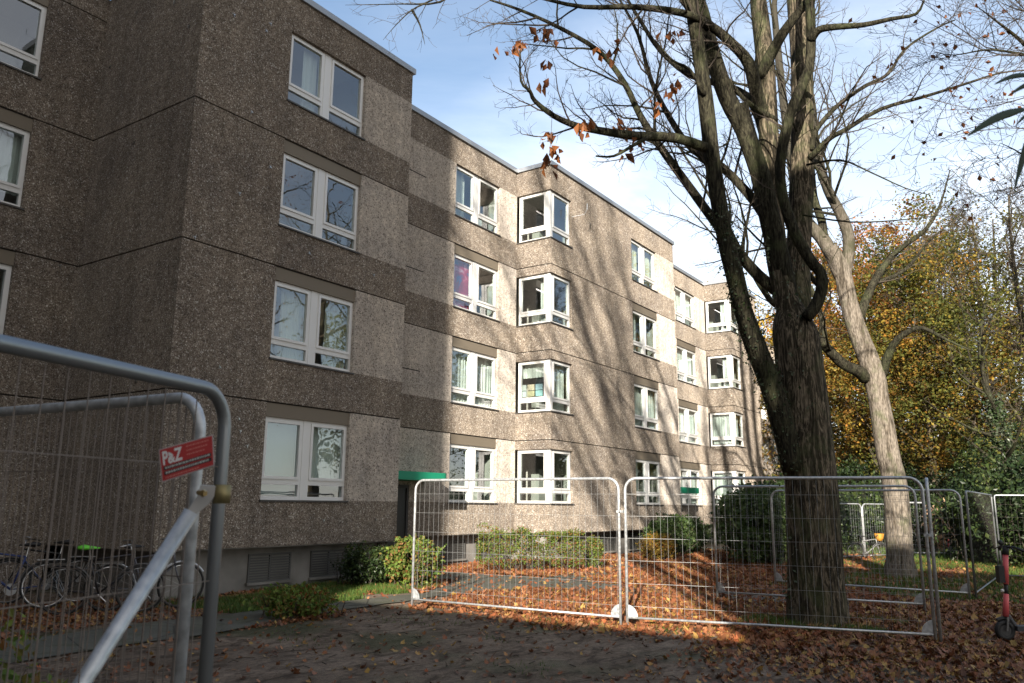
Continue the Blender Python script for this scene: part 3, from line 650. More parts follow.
# trunk with flared base
Q, q = limb([(818, 634), (817, 605), (815, 560), (812, 500), (807, 440), (802, 390), (797, 345), (792, 318), (789, 300), (785, 284)], D, D+.1, 29, 19)
q = [r*(1.28 if i == 0 else 1.12 if i < 2 else 1.04 if i < 4 else 1)*(1 if i < 20 else [.93, .82, .7, .6, .5, .42, .36, .3][min(i-20, 7)]) for i, r in enumerate(q)]
tv = []; n = 26
mbt = tk
a = Vector((1, 0, 0))
vs = []
for i, (p, r) in enumerate(zip(Q, q)):
    for k in range(n):
        an = 2*math.pi*k/n
        rr = r*(1+.05*noise.noise(Vector((math.cos(an)*1.6, math.sin(an)*1.6, p.z*.5)))+(.16 if i < 2 else .07 if i < 4 else .02)*math.sin(an*5+1)*.5)
        vs.append(p+Vector((math.cos(an), math.sin(an), 0))*rr)
fs = [(i*n+k, i*n+(k+1) % n, (i+1)*n+(k+1) % n, (i+1)*n+k) for i in range(len(Q)-1) for k in range(n)]
tk.add(vs, fs+[tuple((len(Q)-1)*n+k for k in range(n))])
stems = [ # points, D0, D1, r0, r1, extend, density
 ([(794, 470), (783, 425), (770, 383), (755, 345), (743, 310), (735, 276), (724, 232), (713, 165), (705, 95), (697, 40), (689, -5)], D-.1, D-.7, 12, 6, 4),
 ([(794, 335), (786, 300), (775, 241), (770, 169), (766, 72), (758, 0)], D, D+.3, 12.5, 8, 6),
 ([(788, 300), (780, 262), (769, 215), (760, 174), (744, 130), (727, 97), (712, 53), (700, 8)], D+.1, D-.2, 11, 7.5, 5),
 ([(800, 335), (798, 290), (799, 241), (802, 169), (802, 72), (797, -5)], D+.3, D+.9, 13, 10, 6),
 ([(806, 318), (816, 305), (822, 287), (820, 272), (811, 261), (792, 227), (780, 179), (785, 135), (795, 101), (809, 68), (811, 29), (809, -5)], D-.3, D-.6, 6, 4.5, 4),
]
for i, (px, a0, a1, r0, r1, ex) in enumerate(stems):
    Q, q = limb(px, a0, a1, r0, r1); m_ = lb if i in (0, 2, 4) else tk
    knotty(m_, Q, q, TR, 12)
    E, e = extend(Q, q, TR, ex, lean=Vector((TR.uniform(-1, 1), TR.uniform(-1, 1), 0)))
    m_.tube(E, e, 8)
    grow(tw_, E, e, TR, 0, 4, 1.3, lmul=.55)
    if i == 0: ivyQ = (Q, q)
    grow(tw_, Q[len(Q)//3:], q[len(q)//3:], TR, 1, 4, .75, lmul=.36, minr=.0036)
Q, q = limb([(752, 150), (744, 120), (741, 104)], D, D-.1, 9, 7); lb.tube(Q, q, 8)       # broken stub
branches = [
 ([(706, 148), (675, 138), (635, 136), (601, 131), (577, 126), (554, 116), (535, 101), (530, 91), (521, 81), (520, 50)], D-.7, D-2.2, 5.5, 1.3, 1.0),
 ([(651, 136), (634, 145), (614, 156), (596, 156)], D-1.3, D-1.7, 2.2, 1.6, .6),
 ([(768, 128), (757, 95), (749, 64), (732, 44), (709, 25), (682, 13), (635, 7), (584, 7), (540, -2)], D+.3, D-1.6, 7.5, 2.5, 1.0),
 ([(709, 28), (690, 10), (676, -10)], D-.5, D-.9, 4.5, 4, .6),
 ([(776, 290), (758, 275), (737, 251), (715, 222), (688, 185), (659, 145), (640, 115), (625, 84), (600, 52), (560, 28), (520, 10), (490, 0)], D+.3, D+1.2, 6.5, 1.8, 1.0),
 ([(774, 235), (756, 203), (722, 167), (693, 150), (670, 118), (651, 80), (638, 34), (620, 0)], D+.4, D+1.6, 5.5, 2, 1.0),
 ([(768, 150), (753, 104), (729, 87), (690, 75), (660, 50), (640, 20), (625, -5)], D+.3, D+1.0, 5, 2.2, 1.0),
 ([(760, 78), (770, 56), (785, 30), (802, 8), (812, -8)], D+.2, D-.4, 7, 5, .6),
 ([(811, 40), (819, 30), (835, 27), (863, 25), (891, 19), (916, 14), (924, 0)], D-.6, D-1.5, 4.5, 1.6, 1.1),
 ([(812, 150), (815, 132), (828, 115), (842, 102), (865, 86), (888, 74), (905, 49), (937, 28), (955, 20)], D+.5, D+.2, 3, 1.2, 1.1),
 ([(810, 158), (817, 151), (830, 138), (845, 130), (881, 109), (923, 97), (968, 83), (1000, 73), (1030, 70)], D+.5, D-.8, 3.5, 1, 1.2),
 ([(806, 165), (840, 160), (870, 172), (905, 188), (930, 195)], D+.2, D-.6, 1.2, .7, 1.2),
 ([(803, 215), (850, 222), (900, 220), (950, 214)], D+.2, D-.4, 1.0, .6, 1.1),
 ([(776, 120), (745, 100), (720, 70), (690, 55)], D+.1, D-.3, 3, 1.2, 1.0),
 ([(704, 95), (690, 70), (672, 60), (655, 40)], D-.7, D-1.1, 2.2, 1.0, 1.0),
 ([(823, 290), (812, 278), (800, 262), (770, 250), (735, 215)], D+.9, D+1.4, 3, 1.2, .8),
]
for px, a0, a1, r0, r1, dn in branches:
    Q, q = limb(px, a0, a1, r0, r1*.55); knotty(lb, Q, q, TR, 7)
    grow(tw_, Q, q, TR, 1, 4, dn*2.3, lmul=.34, minr=.0036, start=.12)
tk.build('trunk', M['bark'], tree, True); lb.build('branches', M['limb'], tree, True); tw_.build('twigs', [M['limb'], M['twig']], tree)
iv = MB(); Q, q = ivyQ
for p, r in zip(Q[:20], q[:20]):
    for k in range(95):
        d = Vector((TR.gauss(0, 1), TR.gauss(0, 1), TR.gauss(0, .5))).normalized()
        iv.leaf(p+d*r*TR.uniform(.95, 1.12)+Vector((TR.uniform(-.05, .05), TR.uniform(-.05, .05), TR.uniform(-.25, .25))), TR.uniform(.035, .065))
for k in range(420):
    z = TR.uniform(2.2, 6.2) if k < 300 else TR.uniform(0, 2.2); an = TR.uniform(-1.4, .8)+math.pi; cxy = pt(815-(z/6)*25, 625, D); r = .38
    if noise.noise(Vector((z*1.1, an, 3))) < .12: continue
    iv.leaf(Vector((base.x+math.cos(an)*r-.02*z, base.y+math.sin(an)*r, z)), TR.uniform(.04, .08))
iv.build('ivy', M['ivy'], tree)
rl = MB()
def cluster(x, y, Dd, n, sp, s0=.1):
    c = pt(x, y, Dd)
    for k in range(n): rl.leaf(c+Vector((TR.gauss(0, sp), TR.gauss(0, sp), TR.gauss(0, sp))), TR.uniform(s0*.8, s0*1.4), Vector((TR.gauss(0, .6), TR.gauss(0, .6), -1)), fold=.6)
for x, y, n in ((540, 30, 5), (547, 34, 3), (519, 42, 5), (502, 52, 2), (671, 33, 6), (615, 40, 4), (545, 62, 2), (669, 88, 3), (673, 82, 3), (551, 138, 5), (553, 150, 6), (548, 163, 5), (582, 124, 3), (590, 122, 3), (625, 130, 3), (641, 145, 3), (623, 153, 3), (616, 128, 3), (661, 106, 3), (546, 84, 2), (600, 52, 2)):
    cluster(x, y, D-1.8 if x < 600 else D-1, n+2, .06, .14)
rl.build('remaining_leaves', M['rust'], tree)
q = MB(); q.tube([pt(552, 116, D-2), pt(551, 140, D-2.0), pt(548, 165, D-2)], .004, 3); q.build('twigs', M['twig'], tree)
local(tree)

# second large tree, pale bark
b2 = Vector((22.6, 3.95, 0)); D2 = b2.dot(HH)
t2 = empty('pale_tree', b2); tag(t2, 'leaning pale flaking-barked tree standing behind the dark many-stemmed tree', 'tree', 'large trees by the building')
tk, lb, tw_ = MB(), MB(), MB()
Q, q = limb([(901, 582), (900, 560), (898, 520), (894, 480), (888, 455), (881, 413), (873, 371), (858, 333), (849, 303), (841, 268), (830, 248)], D2, D2, 13.5, 7.5)
q = [r*(1.35 if i == 0 else 1.15 if i < 3 else 1) for i, r in enumerate(q)]; knotty(tk, Q, q, TR, 16)
for px, a0, a1, r0, r1, mm, dn in [
 ([(842, 276), (833, 257), (822, 238), (808, 223), (798, 200), (790, 150), (782, 90), (775, 20)], D2, D2+1, 8, 4, tk, 1),
 ([(843, 280), (848, 257), (848, 234), (839, 211), (828, 190), (819, 162), (812, 120), (806, 60), (800, 0)], D2, D2-.4, 6.5, 4, tk, 1),
 ([(824, 240), (822, 222), (814, 197), (811, 160), (806, 120)], D2+.2, D2+.8, 4.5, 3, lb, .7),
 ([(866, 378), (858, 371), (843, 364), (826, 347), (812, 331), (795, 315), (770, 300), (740, 250)], D2, D2-1.4, 6.5, 3, lb, .7),
 ([(882, 375), (887, 358), (896, 341), (908, 332), (923, 328), (949, 341), (975, 352)], D2, D2-1.5, 5, 1.8, lb, 1),
 ([(856, 330), (862, 310), (873, 284), (885, 265), (900, 249), (926, 229), (940, 205), (950, 170)], D2, D2+1.2, 5.5, 1.8, lb, 1),
 ([(873, 284), (905, 270), (930, 240), (960, 215)], D2+.5, D2+1.2, 2.5, 1, lb, 1),
 ([(826, 347), (822, 320), (812, 290), (800, 270)], D2-.7, D2-.5, 3, 2, lb, .8)]:
    Q, q = limb(px, a0, a1, r0, r1*(.3 if r1 < 2 else .8))
    if r1 >= 2: E_, e_ = extend(Q, q, TR, 4); Q += E_[1:]; q += e_[1:]
    knotty(mm, Q, q, TR, 8); grow(tw_, Q, q, TR, 1, 4, dn*1.1, lmul=.33, minr=.0055)
tk.build('trunk', M['palebark'], t2, True); lb.build('branches', M['limb'], t2, True); tw_.build('twigs', [M['limb'], M['twig']], t2); local(t2)

# woodland trees
def woodtree(name, label, x, y, h, cr_, crown, leaves, seed, leafsize=.17, bare=False, ivyt=False, lowest=.25, trunkr=None, group='woodland trees behind the fences', blobs=26, dens=1.2, flat=.75):
    rg = random.Random(seed); o = empty(name, (x, y, 0)); tag(o, label, 'tree', group)
    tk, tw = MB(), MB(); tr = trunkr or h*.013+.04; n = 10; P = []; Rr = []
    for i in range(n+1):
        t = i/n; P.append(Vector((.5*noise.noise(Vector((seed, t*2, 0)))*t*2, .5*noise.noise(Vector((seed+9, t*2, 0)))*t*2, h*.92*t-.1))); Rr.append(tr*(1-.88*t))
    Rr[0] *= 1.3; tk.tube(P, Rr, 8); tips = []
    nb = 20 if bare else 13
    for b in range(nb):
        t = .22+.72*(b+rg.random())/nb; f = t*n; i = min(int(f), n-1); p = P[i].lerp(P[i+1], f-i); an = b*2.4+rg.random(); el = rg.uniform(.25, .9)+t*.3
        l = cr_*rg.uniform(.7, 1.1)*math.sqrt(max(.15, 1-(2*(t-.55))**2)); dd = Vector((math.cos(an)*math.cos(el), math.sin(an)*math.cos(el), math.sin(el))); q = [p]
        for s_ in range(6): dd = (dd+Vector((rg.gauss(0, .15), rg.gauss(0, .15), rg.gauss(.03, .12)))).normalized(); q.append(q[-1]+dd*l/6)
        r0 = Rr[i]*.5; rr = [max(r0*(1-.85*j/6), .012) for j in range(7)]; tk.tube(q, rr, 5, cap=False)
        grow(tw, q, rr, rg, 1, 4 if bare else 3, dens if bare else .8, lmul=.42, tips=tips, minr=.011 if bare else .012)
    tk.build('trunk', M['bark'] if not ivyt else M['limb'], o, True)
    if tw.v: tw.build('twigs', [M['limb'], M['twig']], o)
    if leaves:
        lf = MB(); cl = []; blobs = int(blobs*1.5)
        for k in range(blobs):
            while True:
                v = Vector((rg.uniform(-1, 1), rg.uniform(-1, 1), rg.uniform(-1, 1)))
                if v.length < 1: break
            cz = h*(lowest+1)/2; c = Vector((v.x*cr_*.85, v.y*cr_*.85, cz+v.z*h*(1-lowest)/2*.9)); cl.append((c, rg.uniform(.1, .27)*cr_))
        for tp in tips[::max(1, len(tips)//30)]: cl.append((tp, rg.uniform(.14, .24)*cr_))
        per = leaves//len(cl)
        for c, r in cl:
            for k in range(int(per*rg.uniform(.6, 1.4))):
                v = Vector((rg.gauss(0, .55), rg.gauss(0, .55), rg.gauss(0, .42)))*r; p = c+v
                if noise.noise(p*1.1+Vector((seed, 0, 0))) < -.2: continue
                lf.leaf(p, leafsize*rg.uniform(.7, 1.4), rng=rg, flat=.3)
        lf.build('crown', crown, o)
    if ivyt:
        iv = MB()
        for k in range(3500):
            t = rg.random()**1.2*.6; f = t*n; i = int(f); p = P[i].lerp(P[i+1], f-i); d = Vector((rg.gauss(0, 1), rg.gauss(0, 1), 0)).normalized(); iv.leaf(p+d*(Rr[i]*1.1+abs(rg.gauss(0, .12)))+Vector((0, 0, rg.uniform(-.3, .3))), .12)
        iv.build('ivy', M['ivy'], o)
    return o
def gp(x, D_): r = ray(x, 505); r.z = 0; return CAM.xy.to_3d()*0+r*(D_/r.dot(HH))
def px2h(y, D_, x=870): return pt(x, y, D_).z
WT = [ # px x, D, top y, crown radius, material, leaves, size, bare, label
 (768, 72, 285, 6.0, 'yellow', 16000, .26, 'golden yellow tree showing beyond the far end of the building'),
 (855, 58, 228, 5.5, 'orange', 24000, .22, 'tall orange-leaved tree directly behind the pale leaning trunk'),
 (905, 62, 203, 6.5, 'orange', 26000, .22, 'tallest orange tree right of the pale leaning trunk'),
 (950, 60, 212, 5.5, 'mixed', 16000, .22, 'half green half orange tree behind the olive trees'),
 (828, 42, 315, 4.2, 'mixed', 16000, .15, 'shorter turning tree just right of the dark trunk'),
 (880, 40, 250, 4.8, 'mixed', 22000, .15, 'olive green tree behind the middle of the long fence'),
 (935, 38, 226, 5.2, 'olive', 24000, .15, 'broad olive green tree behind the hinged fence posts'),
 (985, 36, 236, 4.6, 'mixed', 14000, .14, 'thin-leaved turning tree at the right above the scooter'),
 (1025, 44, 192, 5.6, 'olive', 15000, .16, 'olive tree cut by the right edge of the picture'),
 (845, 48, 400, 4.5, 'mixed', 10000, .15, 'low amber and green tree seen between the two big trunks'),
 (1070, 38, 270, 5.0, 'olive', 9000, .15, 'olive tree beyond the right edge'),
]
for i, (x, D_, ty, cr_, mt, nl, ls, lab) in enumerate(WT):
    p = gp(x, D_); h = px2h(ty, D_, x)
    woodtree('autumn_tree' if mt in ('orange', 'yellow', 'mixed') else 'green_tree', lab, p.x, p.y, h, cr_, M[mt], nl, 40+i, ls, lowest=.12 if mt != 'orange' else .3, dens=.4)
for i, (x, D_, ty, cr_, lab) in enumerate([(1003, 40, 185, 4.5, 'bare twiggy tree with fine grey crown above the right fences'), (962, 52, 215, 4.5, 'bare grey tree rising behind the olive trees'), (1045, 34, 165, 5, 'bare tree leaning in from the right edge'), (982, 46, 195, 5.5, 'second bare grey tree just left of the fine grey crown'), (925, 50, 222, 4.5, 'bare grey top showing between the orange and olive trees')]):
    p = gp(x, D_); woodtree('bare_woodland_tree', lab, p.x, p.y, px2h(ty, D_, x), cr_, M['olive'], 900, 70+i, .13, bare=True, lowest=.3, dens=2.0)
p = gp(1008, 27); woodtree('ivy_clad_tree', 'slim dark tree with ivy-covered trunk at the right edge behind the scooter', p.x, p.y, 9.5, 3.2, M['olive'], 2600, 81, .11, bare=True, ivyt=True, trunkr=.2, dens=.8)
# more wood further off, one mass
far = MB(); fr_ = random.Random(3)
for k in range(46):
    x = 700+k*9.5; D_ = fr_.uniform(78, 105); p = gp(x, D_); h = fr_.uniform(11, 17)
    far.tube([p, p+Vector((fr_.uniform(-.5, .5), 0, h*.9))], [.25, .05], 5, 1)
    for j in range(900):
        v = Vector((fr_.gauss(0, 2.2), fr_.gauss(0, 2.2), fr_.uniform(.02, 1)*h)); far.leaf(p+v, fr_.uniform(.3, .6), rng=fr_, m=0 if k % 3 else 2)
tag(far.build('distant_wood', [M['olive'], M['bark'], M['mixed']]), 'dense autumn wood closing the view at the right behind the nearer trees', 'wood', kind='stuff')
# trees of the street side, outside the frame, mirrored in the panes and shading the ground
for i, (x, y, h, cr_, b_) in enumerate([(23.5, -5.8, 24, 4.2, 1), (32, -9.5, 23, 5.0, 1), (40, -13, 16, 6, 0), (50, -8, 16, 6, 0), (30, -22, 15, 6, 0), (18, -20, 15, 6, 0), (60, -14, 17, 7, 0), (8, -18, 14, 5, 1)]):
    woodtree('street_tree', ['bare tree across the yard facing the left block', 'bare tree across the yard facing the middle block', 'olive tree across the yard', 'olive tree at the end of the yard', 'olive tree far across the yard', 'olive tree far right of the photographer', 'olive tree beyond the end of the yard', 'bare tree to the right of the photographer'][i], x, y, h, cr_, M['rust'] if b_ else M['olive'], 1200 if b_ else 7000, 90+i, .12 if b_ else .26, bare=bool(b_), lowest=.4 if b_ else .12, dens=.6, group='trees across the yard')
# tall limby tree standing close behind the photographer; its limbs streak the sunlit wall with shadow
bx = Vector((-3.3, -4.3, 0)); lt = empty('tall_bare_tree', bx); tag(lt, 'tall bare tree behind the photographer with steep heavy limbs', 'tree', 'trees across the yard')
tk, tw = MB(), MB(); rg = random.Random(19)
tk.tube([bx-Vector((0, 0, .1)), bx+Vector((0, 0, 1.2)), bx+Vector((.05, 0, 2.4))], [.5, .36, .3], 14)
for k in range(21):
    an = k*2.4+.4; P = [bx+Vector((.05, 0, 1.8+.2*k))]; d = Vector((.12*math.cos(an), .24*math.sin(an)+.5, 1)).normalized()
    for j in range(14): d = (d+Vector((rg.gauss(0, .05)-.01*(P[-1].x-bx.x), rg.gauss(0, .06), .03))).normalized(); P.append(P[-1]+d*1.5)
    rr = [.115*(1-j/15.5) for j in range(15)]; tk.tube(P, rr, 8); grow(tk, P[3:], rr[3:], rg, 0, 3, 1.1, lmul=.18, minr=.016)
tk.build('trunk', [M['limb'], M['twig']], lt, True); local(lt)
hs = empty('shadow_house', (-12, -11, 0)); tag(hs, 'unseen plain house added behind the photographer to shade the right side', 'building')  # added out of view to shade the lawn, right soil and lower trunk
q = MB(); q.box((-15, -18, 0), (-9.3, -7.25, 11.4)); q.box((-11.2, -7.245, 0), (-9.3, -6.35, 15)); q.build('wall', M['plinth'], hs); q = MB(); q.box((-15.2, -18.2, 11.4), (-9.1, -7.25, 11.6)); q.box((-11.3, -7.3, 15), (-9.2, -6.3, 15.15)); q.build('roof', M['coping'], hs)
q = MB()
for k in range(4):
    for i in range(4): q.box((-9.299, -17+i*3, 1+k*2.7), (-9.25, -15.6+i*3, 2.4+k*2.7))
q.build('windows', mat('dark_house_glass', (.03, .04, .05), .1), hs); local(hs)
# unseen low block added behind the photographer to shade the foreground soil
sh = empty('occluder', (-7, -1, 0)); tag(sh, 'unseen low flat-roofed garage row behind the photographer', 'occluder')
q = MB(); q.box((-9, -6.5, 0), (-4.6, 5.4, 5.0)); q.build('wall', M['light'], sh); q = MB(); q.box((-9.1, -6.6, 5.0), (-4.5, 5.5, 5.12)); q.build('roof', M['coping'], sh)
q = MB()
for k in range(3): q.box((-4.599, -6+k*2.8, .02), (-4.56, -3.7+k*2.8, 2.2))
q.build('occluder_door', M['white'], sh); local(sh)

# shrubs
def shrub(name, label, c, rx, ry, h, m_, leaves, seed, ls=.05, rot=0, stems=18, bottom=.0, cat='shrub', group='shrubs along the building', boxy=False, thr=-.25, nf=3.1):
    rg = random.Random(seed); o = empty(name, (c[0], c[1], 0), rot); tag(o, label, cat, group)
    st, lf = MB(), MB()
    for k in range(stems):
        x, y = rg.uniform(-rx, rx)*.8, rg.uniform(-ry, ry)*.8; P = [Vector((x, y, -.05))]; d = Vector((rg.gauss(0, .25), rg.gauss(0, .25), 1))
        for s_ in range(5): d = (d+Vector((rg.gauss(0, .2), rg.gauss(0, .2), 0))).normalized(); P.append(P[-1]+d*h*.19)
        st.tube(P, [.012, .011, .009, .007, .005, .003], 4, cap=False)
        grow(st, P, [.01, .009, .008, .006, .005, .003], rg, 2, 3, 2.0, lmul=.4, minr=.003)
    for k in range(leaves):
        if boxy:
            x, y, z = rg.uniform(-1, 1), rg.uniform(-1, 1), rg.uniform(bottom, 1)
            e = max(abs(x), abs(y), z); 
            if e < .8 and rg.random() < .5: continue
            z *= 1+.22*noise.noise(Vector((x*rx*2.2, y*ry*2.5, seed))); y *= 1+.35*noise.noise(Vector((x*rx*2, z*3, seed+4)))
            if z < .6 and rg.random() < (.6-z)*1.6: continue
        else:
            v = Vector((rg.gauss(0, 1), rg.gauss(0, 1), rg.gauss(0, 1))).normalized()*rg.uniform(.55, 1.0)
            s_ = 1+.3*noise.noise(v*2+Vector((seed, 0, 0)))+.4*noise.noise(v*4.5+Vector((seed, 5, 0)))+(.18*rg.random() if rg.random() < .06 else 0); x, y, z = v.x*s_, v.y*s_, .52+v.z*s_*.5
            if z < bottom: continue
        p = Vector((x*rx, y*ry, z*h))
        if noise.noise(p*nf+Vector((seed*1.7, 0, 0))) < thr: continue
        lf.leaf(p, ls*rg.uniform(.7, 1.4), rng=rg)
    st.build('stems', M['twig'], o); lf.build('foliage', m_, o); return o
shrub('clipped_hedge', 'clipped green and reddish hedge with bare stems below the corner windows', (17.85, 11.55), 1.35, .34, 1.02, M['hedge'], 26000, 1, .05, rot=-.84, stems=44, bottom=.12, boxy=True, cat='hedge', thr=-.06, nf=4.5)
shrub('round_shrub', 'small upright green shrub right of the clipped hedge', (19.5, 10.6), .25, .25, .85, M['hedge'], 2600, 2, .055)
shrub('round_shrub', 'sunlit yellow-green shrub at the left end of the fence by the entrance', (13.0, 11.25), .62, .6, .92, M['hedge'], 8500, 3, .07)
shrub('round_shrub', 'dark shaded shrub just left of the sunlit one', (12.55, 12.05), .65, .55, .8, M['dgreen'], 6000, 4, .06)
shrub('round_shrub', 'low leaf-strewn shrub on the bed in the left foreground', (8.6, 9.7), .62, .55, .42, M['hedge'], 3200, 5, .06, stems=14)
shrub('evergreen_bush', 'big dark evergreen bush behind the second fence bay', (25.0, 7.8), 2.0, 1.4, 2.25, M['mgreen'], 24000, 6, .12, stems=26)
shrub('evergreen_bush', 'low dark hedge leading left from the big evergreen bush', (27.2, 11.5), 2.2, .6, 1.3, M['mgreen'], 10000, 7, .1)
shrub('evergreen_bush', 'dark bush behind the dark tree trunk base', (27.5, 7.5), 2.0, 1.4, 1.9, M['dgreen'], 12000, 8, .1)
shrub('autumn_shrub', 'low orange-brown shrub in the leaves below the second entrance', (24.2, 10.9), .8, .5, .8, M['mixed'], 3500, 9, .07)
for i, (x, D_, rx, h, m_, lab) in enumerate([(838, 34, 2.2, 2.6, 'dgreen', 'dark green bush behind the far bike fence'), (905, 36, 2.6, 3.2, 'dgreen', 'tall dark bush behind the pale trunk'), (985, 27, 2.0, 2.6, 'dgreen', 'dark bush behind the right corner fences'),
        (1030, 24, 2.2, 3.0, 'dgreen', 'dark bush at the right edge behind the scooter'), (950, 34, 2.2, 2.6, 'dgreen', 'dark bush behind the beige-leaved shrub'), (870, 40, 3.0, 4.2, 'dgreen', 'deep green thicket between the two big trunks'), (960, 42, 3.4, 5.0, 'dgreen', 'deep green thicket right of the pale trunk'), (1015, 33, 3, 5.0, 'dgreen', 'high dark thicket at the far right'),
        (800, 44, 3, 3.8, 'dgreen', 'dark thicket beside the end of the building'), (925, 44, 3.2, 5.5, 'olive', 'olive thicket right of the pale trunk')]):
    p = gp(x, D_); shrub('evergreen_bush', lab, (p.x, p.y), rx, rx*.8, h, M[m_], 9000, 20+i, .14, stems=10, group='bushes behind the fences')
p = gp(940, 31.5); shrub('beige_shrub', 'shrub with pinkish beige leaves behind the far fence panel', (p.x, p.y), .75, .6, 1.9, M['beige'], 900, 33, .13, group='bushes behind the fences')
p = zr(6, 690); q_ = pt(4, 655, 3.6)
shrub('garden_plant', 'blurred green plant at the lower left corner behind the fence', (q_.x, q_.y), .25, .25, 1.1, M['hedge'], 900, 34, .045, stems=6)
q_ = pt(38, 690, 5.2); shrub('garden_plant', 'low feathery green plant behind the dark fence at lower left', (q_.x, q_.y), .45, .3, .6, M['hedge'], 900, 35, .045, stems=6)

# overhanging evergreen sprig at the upper right, close to the lens
sp = empty('evergreen_branch', pt(1075, 110, 2.6)); tag(sp, 'overhanging branch with long dark evergreen leaves at the upper right corner', 'branch')
st, lf = MB(), MB()
def bigleaf(tipx, tipy, bx, by, D0_, D1_, w):
    a, b = pt(bx, by, D0_), pt(tipx, tipy, D1_); ax = (b-a); n = 10; side = ax.cross(fw).normalized(); droop = Vector((0, 0, -.012))
    vs = []
    for i in range(n+1):
        t = i/n; wd = w*math.sin(math.pi*min(1, t*.93+.04))**.8*(1-.25*t); c = a+ax*t+droop*math.sin(t*math.pi)*-1.5; vs += [c-side*wd+fw*.006, c+fw*-.002, c+side*wd+fw*.008]
    fs = []
    for i in range(n): k = 3*i; fs += [(k, k+1, k+4, k+3), (k+1, k+2, k+5, k+4)]
    lf.add(vs, fs)
bigleaf(968, 136, 1030, 108, 2.6, 2.5, .016); bigleaf(995, 84, 1040, 76, 2.6, 2.5, .010); bigleaf(1010, 95, 1050, 82, 2.6, 2.55, .010); bigleaf(1016, 187, 1040, 120, 2.6, 2.55, .017); bigleaf(1016, 126, 1045, 110, 2.6, 2.6, .008); bigleaf(1060, 60, 1045, 105, 2.6, 2.6, .016)
st.tube([pt(1750, 1300, 2.9), pt(1650, 500, 2.9), pt(1350, 60, 2.8), pt(1140, 40, 2.7), pt(1075, 95, 2.62), pt(1040, 110, 2.6)], [.02, .017, .012, .008, .006, .004], 7); st.tube([pt(1075, 95, 2.62), pt(1038, 76, 2.6)], [.005, .003], 5)
st.build('twig', M['limb'], sp); lf.build('leaves', M['rhodo'], sp, True); local(sp)
# bare boughs reaching in from trees outside the right and top edges
ob = empty('overhanging_bough', pt(1080, 60, 8)); tag(ob, 'bare twiggy bough reaching in at the right edge with a few brown leaves', 'branch')
b_, tws, tips = MB(), MB(), []
for px in ([(1500, 330), (1240, 180), (1100, 90), (1040, 60), (1010, 52), (985, 50), (955, 55), (935, 52)], [(1040, 60), (1020, 40), (995, 20), (975, 5)], [(1500, 240), (1250, 80), (1100, 20), (1050, 12), (1020, 10), (1000, 2)], [(1500, 380), (1260, 250), (1100, 190), (1050, 170), (1015, 150), (1000, 143)]):
    Q, q = limb(px, 8.2, 7.6, 2.6, .2); b_.tube(Q, q, 6); grow(tws, Q, q, TR, 1, 4, 2.2, lmul=.34, minr=.0028, tips=tips, start=.05)
b_.build('branches', M['limb'], ob, True); tws.build('twigs', [M['limb'], M['twig']], ob)
rl = MB()
for t in tips[::14]: rl.leaf(t, .07, fold=.6)
rl.build('leaves', M['rust'], ob); local(ob)
ob = empty('overhanging_bough', pt(400, -60, 8)); tag(ob, 'fine bare bough hanging over the roof edge at the top left of the sky', 'branch')
b_, tws = MB(), MB()
for px in ([(520, -60), (470, -20), (432, 0), (412, 10), (396, 25), (383, 40)], [(470, -20), (440, 2), (400, 4), (345, 5)], [(412, 10), (420, 25), (425, 45)]):
    Q, q = limb(px, 8.2, 8.0, 1.5, .15); b_.tube(Q, q, 6); grow(tws, Q, q, TR, 2, 4, 1.5, lmul=.35, minr=.0025, start=.3)
b_.build('branches', M['limb'], ob, True); tws.build('twigs', M['twig'], ob); local(ob)

# ------------------------------------------------------------------ leaves on the ground
LR = random.Random(77)
def litleaf(mb, x, y, z, s, rng, curl=.35):
    an = rng.uniform(0, 6.28); ca, sa = math.cos(an), math.sin(an); tx, ty = rng.gauss(0, .5), rng.gauss(0, .5); vs = []
    prof = [(0, -.5), (.28, -.32), (.55, -.1), (.25, .05), (.42, .35), (.1, .25), (0, .62), (-.12, .25), (-.4, .33), (-.24, .03), (-.52, -.12), (-.26, -.33)]
    for (a, b) in prof:
        h = curl*(a*a+b*b*.7)*s*rng.uniform(.4, 1.6)
        X, Y = a*s, b*s; vs.append((x+X*ca-Y*sa, y+X*sa+Y*ca, z+h+X*tx+Y*ty))
    vs.append((x, y, z)); c = len(prof); mb.add(vs, [(i, (i+1) % c, c) for i in range(c)])
def ddens(x, y):
    # amount of leaf cover, thin on the trodden soil and the paths
    n = .62+.55*noise.noise(Vector((x*.55, y*.55, 1)))+.3*noise.noise(Vector((x*1.9, y*1.9, 5)))
    e = x-(10.6 if y > 4 else 9.4+(y-4)*.12)      # behind the fence row the cover closes
    k = max(.03, min(1, (e+1.1)/1.7)**1.4 if e > -1.1 else 0)
    if y < 4: k = max(k, .3*min(1, max(0, (x-6.5)/4)))
    if y > 9.2 and x < 12.2: k = .06+.95*max(0, 1-math.hypot((x-8.6)*.7, y-9.3)/1.3)
    if y > 11.0 and x < 14: k = .5+.5*noise.noise(Vector((x, y, 9)))
    v = n*k*1.25
    if inpath(x, y): v *= (.03 if x < 15 and y > 8.6 else .05 if y > 8 else .3) if x < 17 else .25
    if x > 17.5 and y < 5.2: v *= .25
    return v
lit, dk = MB(), MB(); cnt = 0
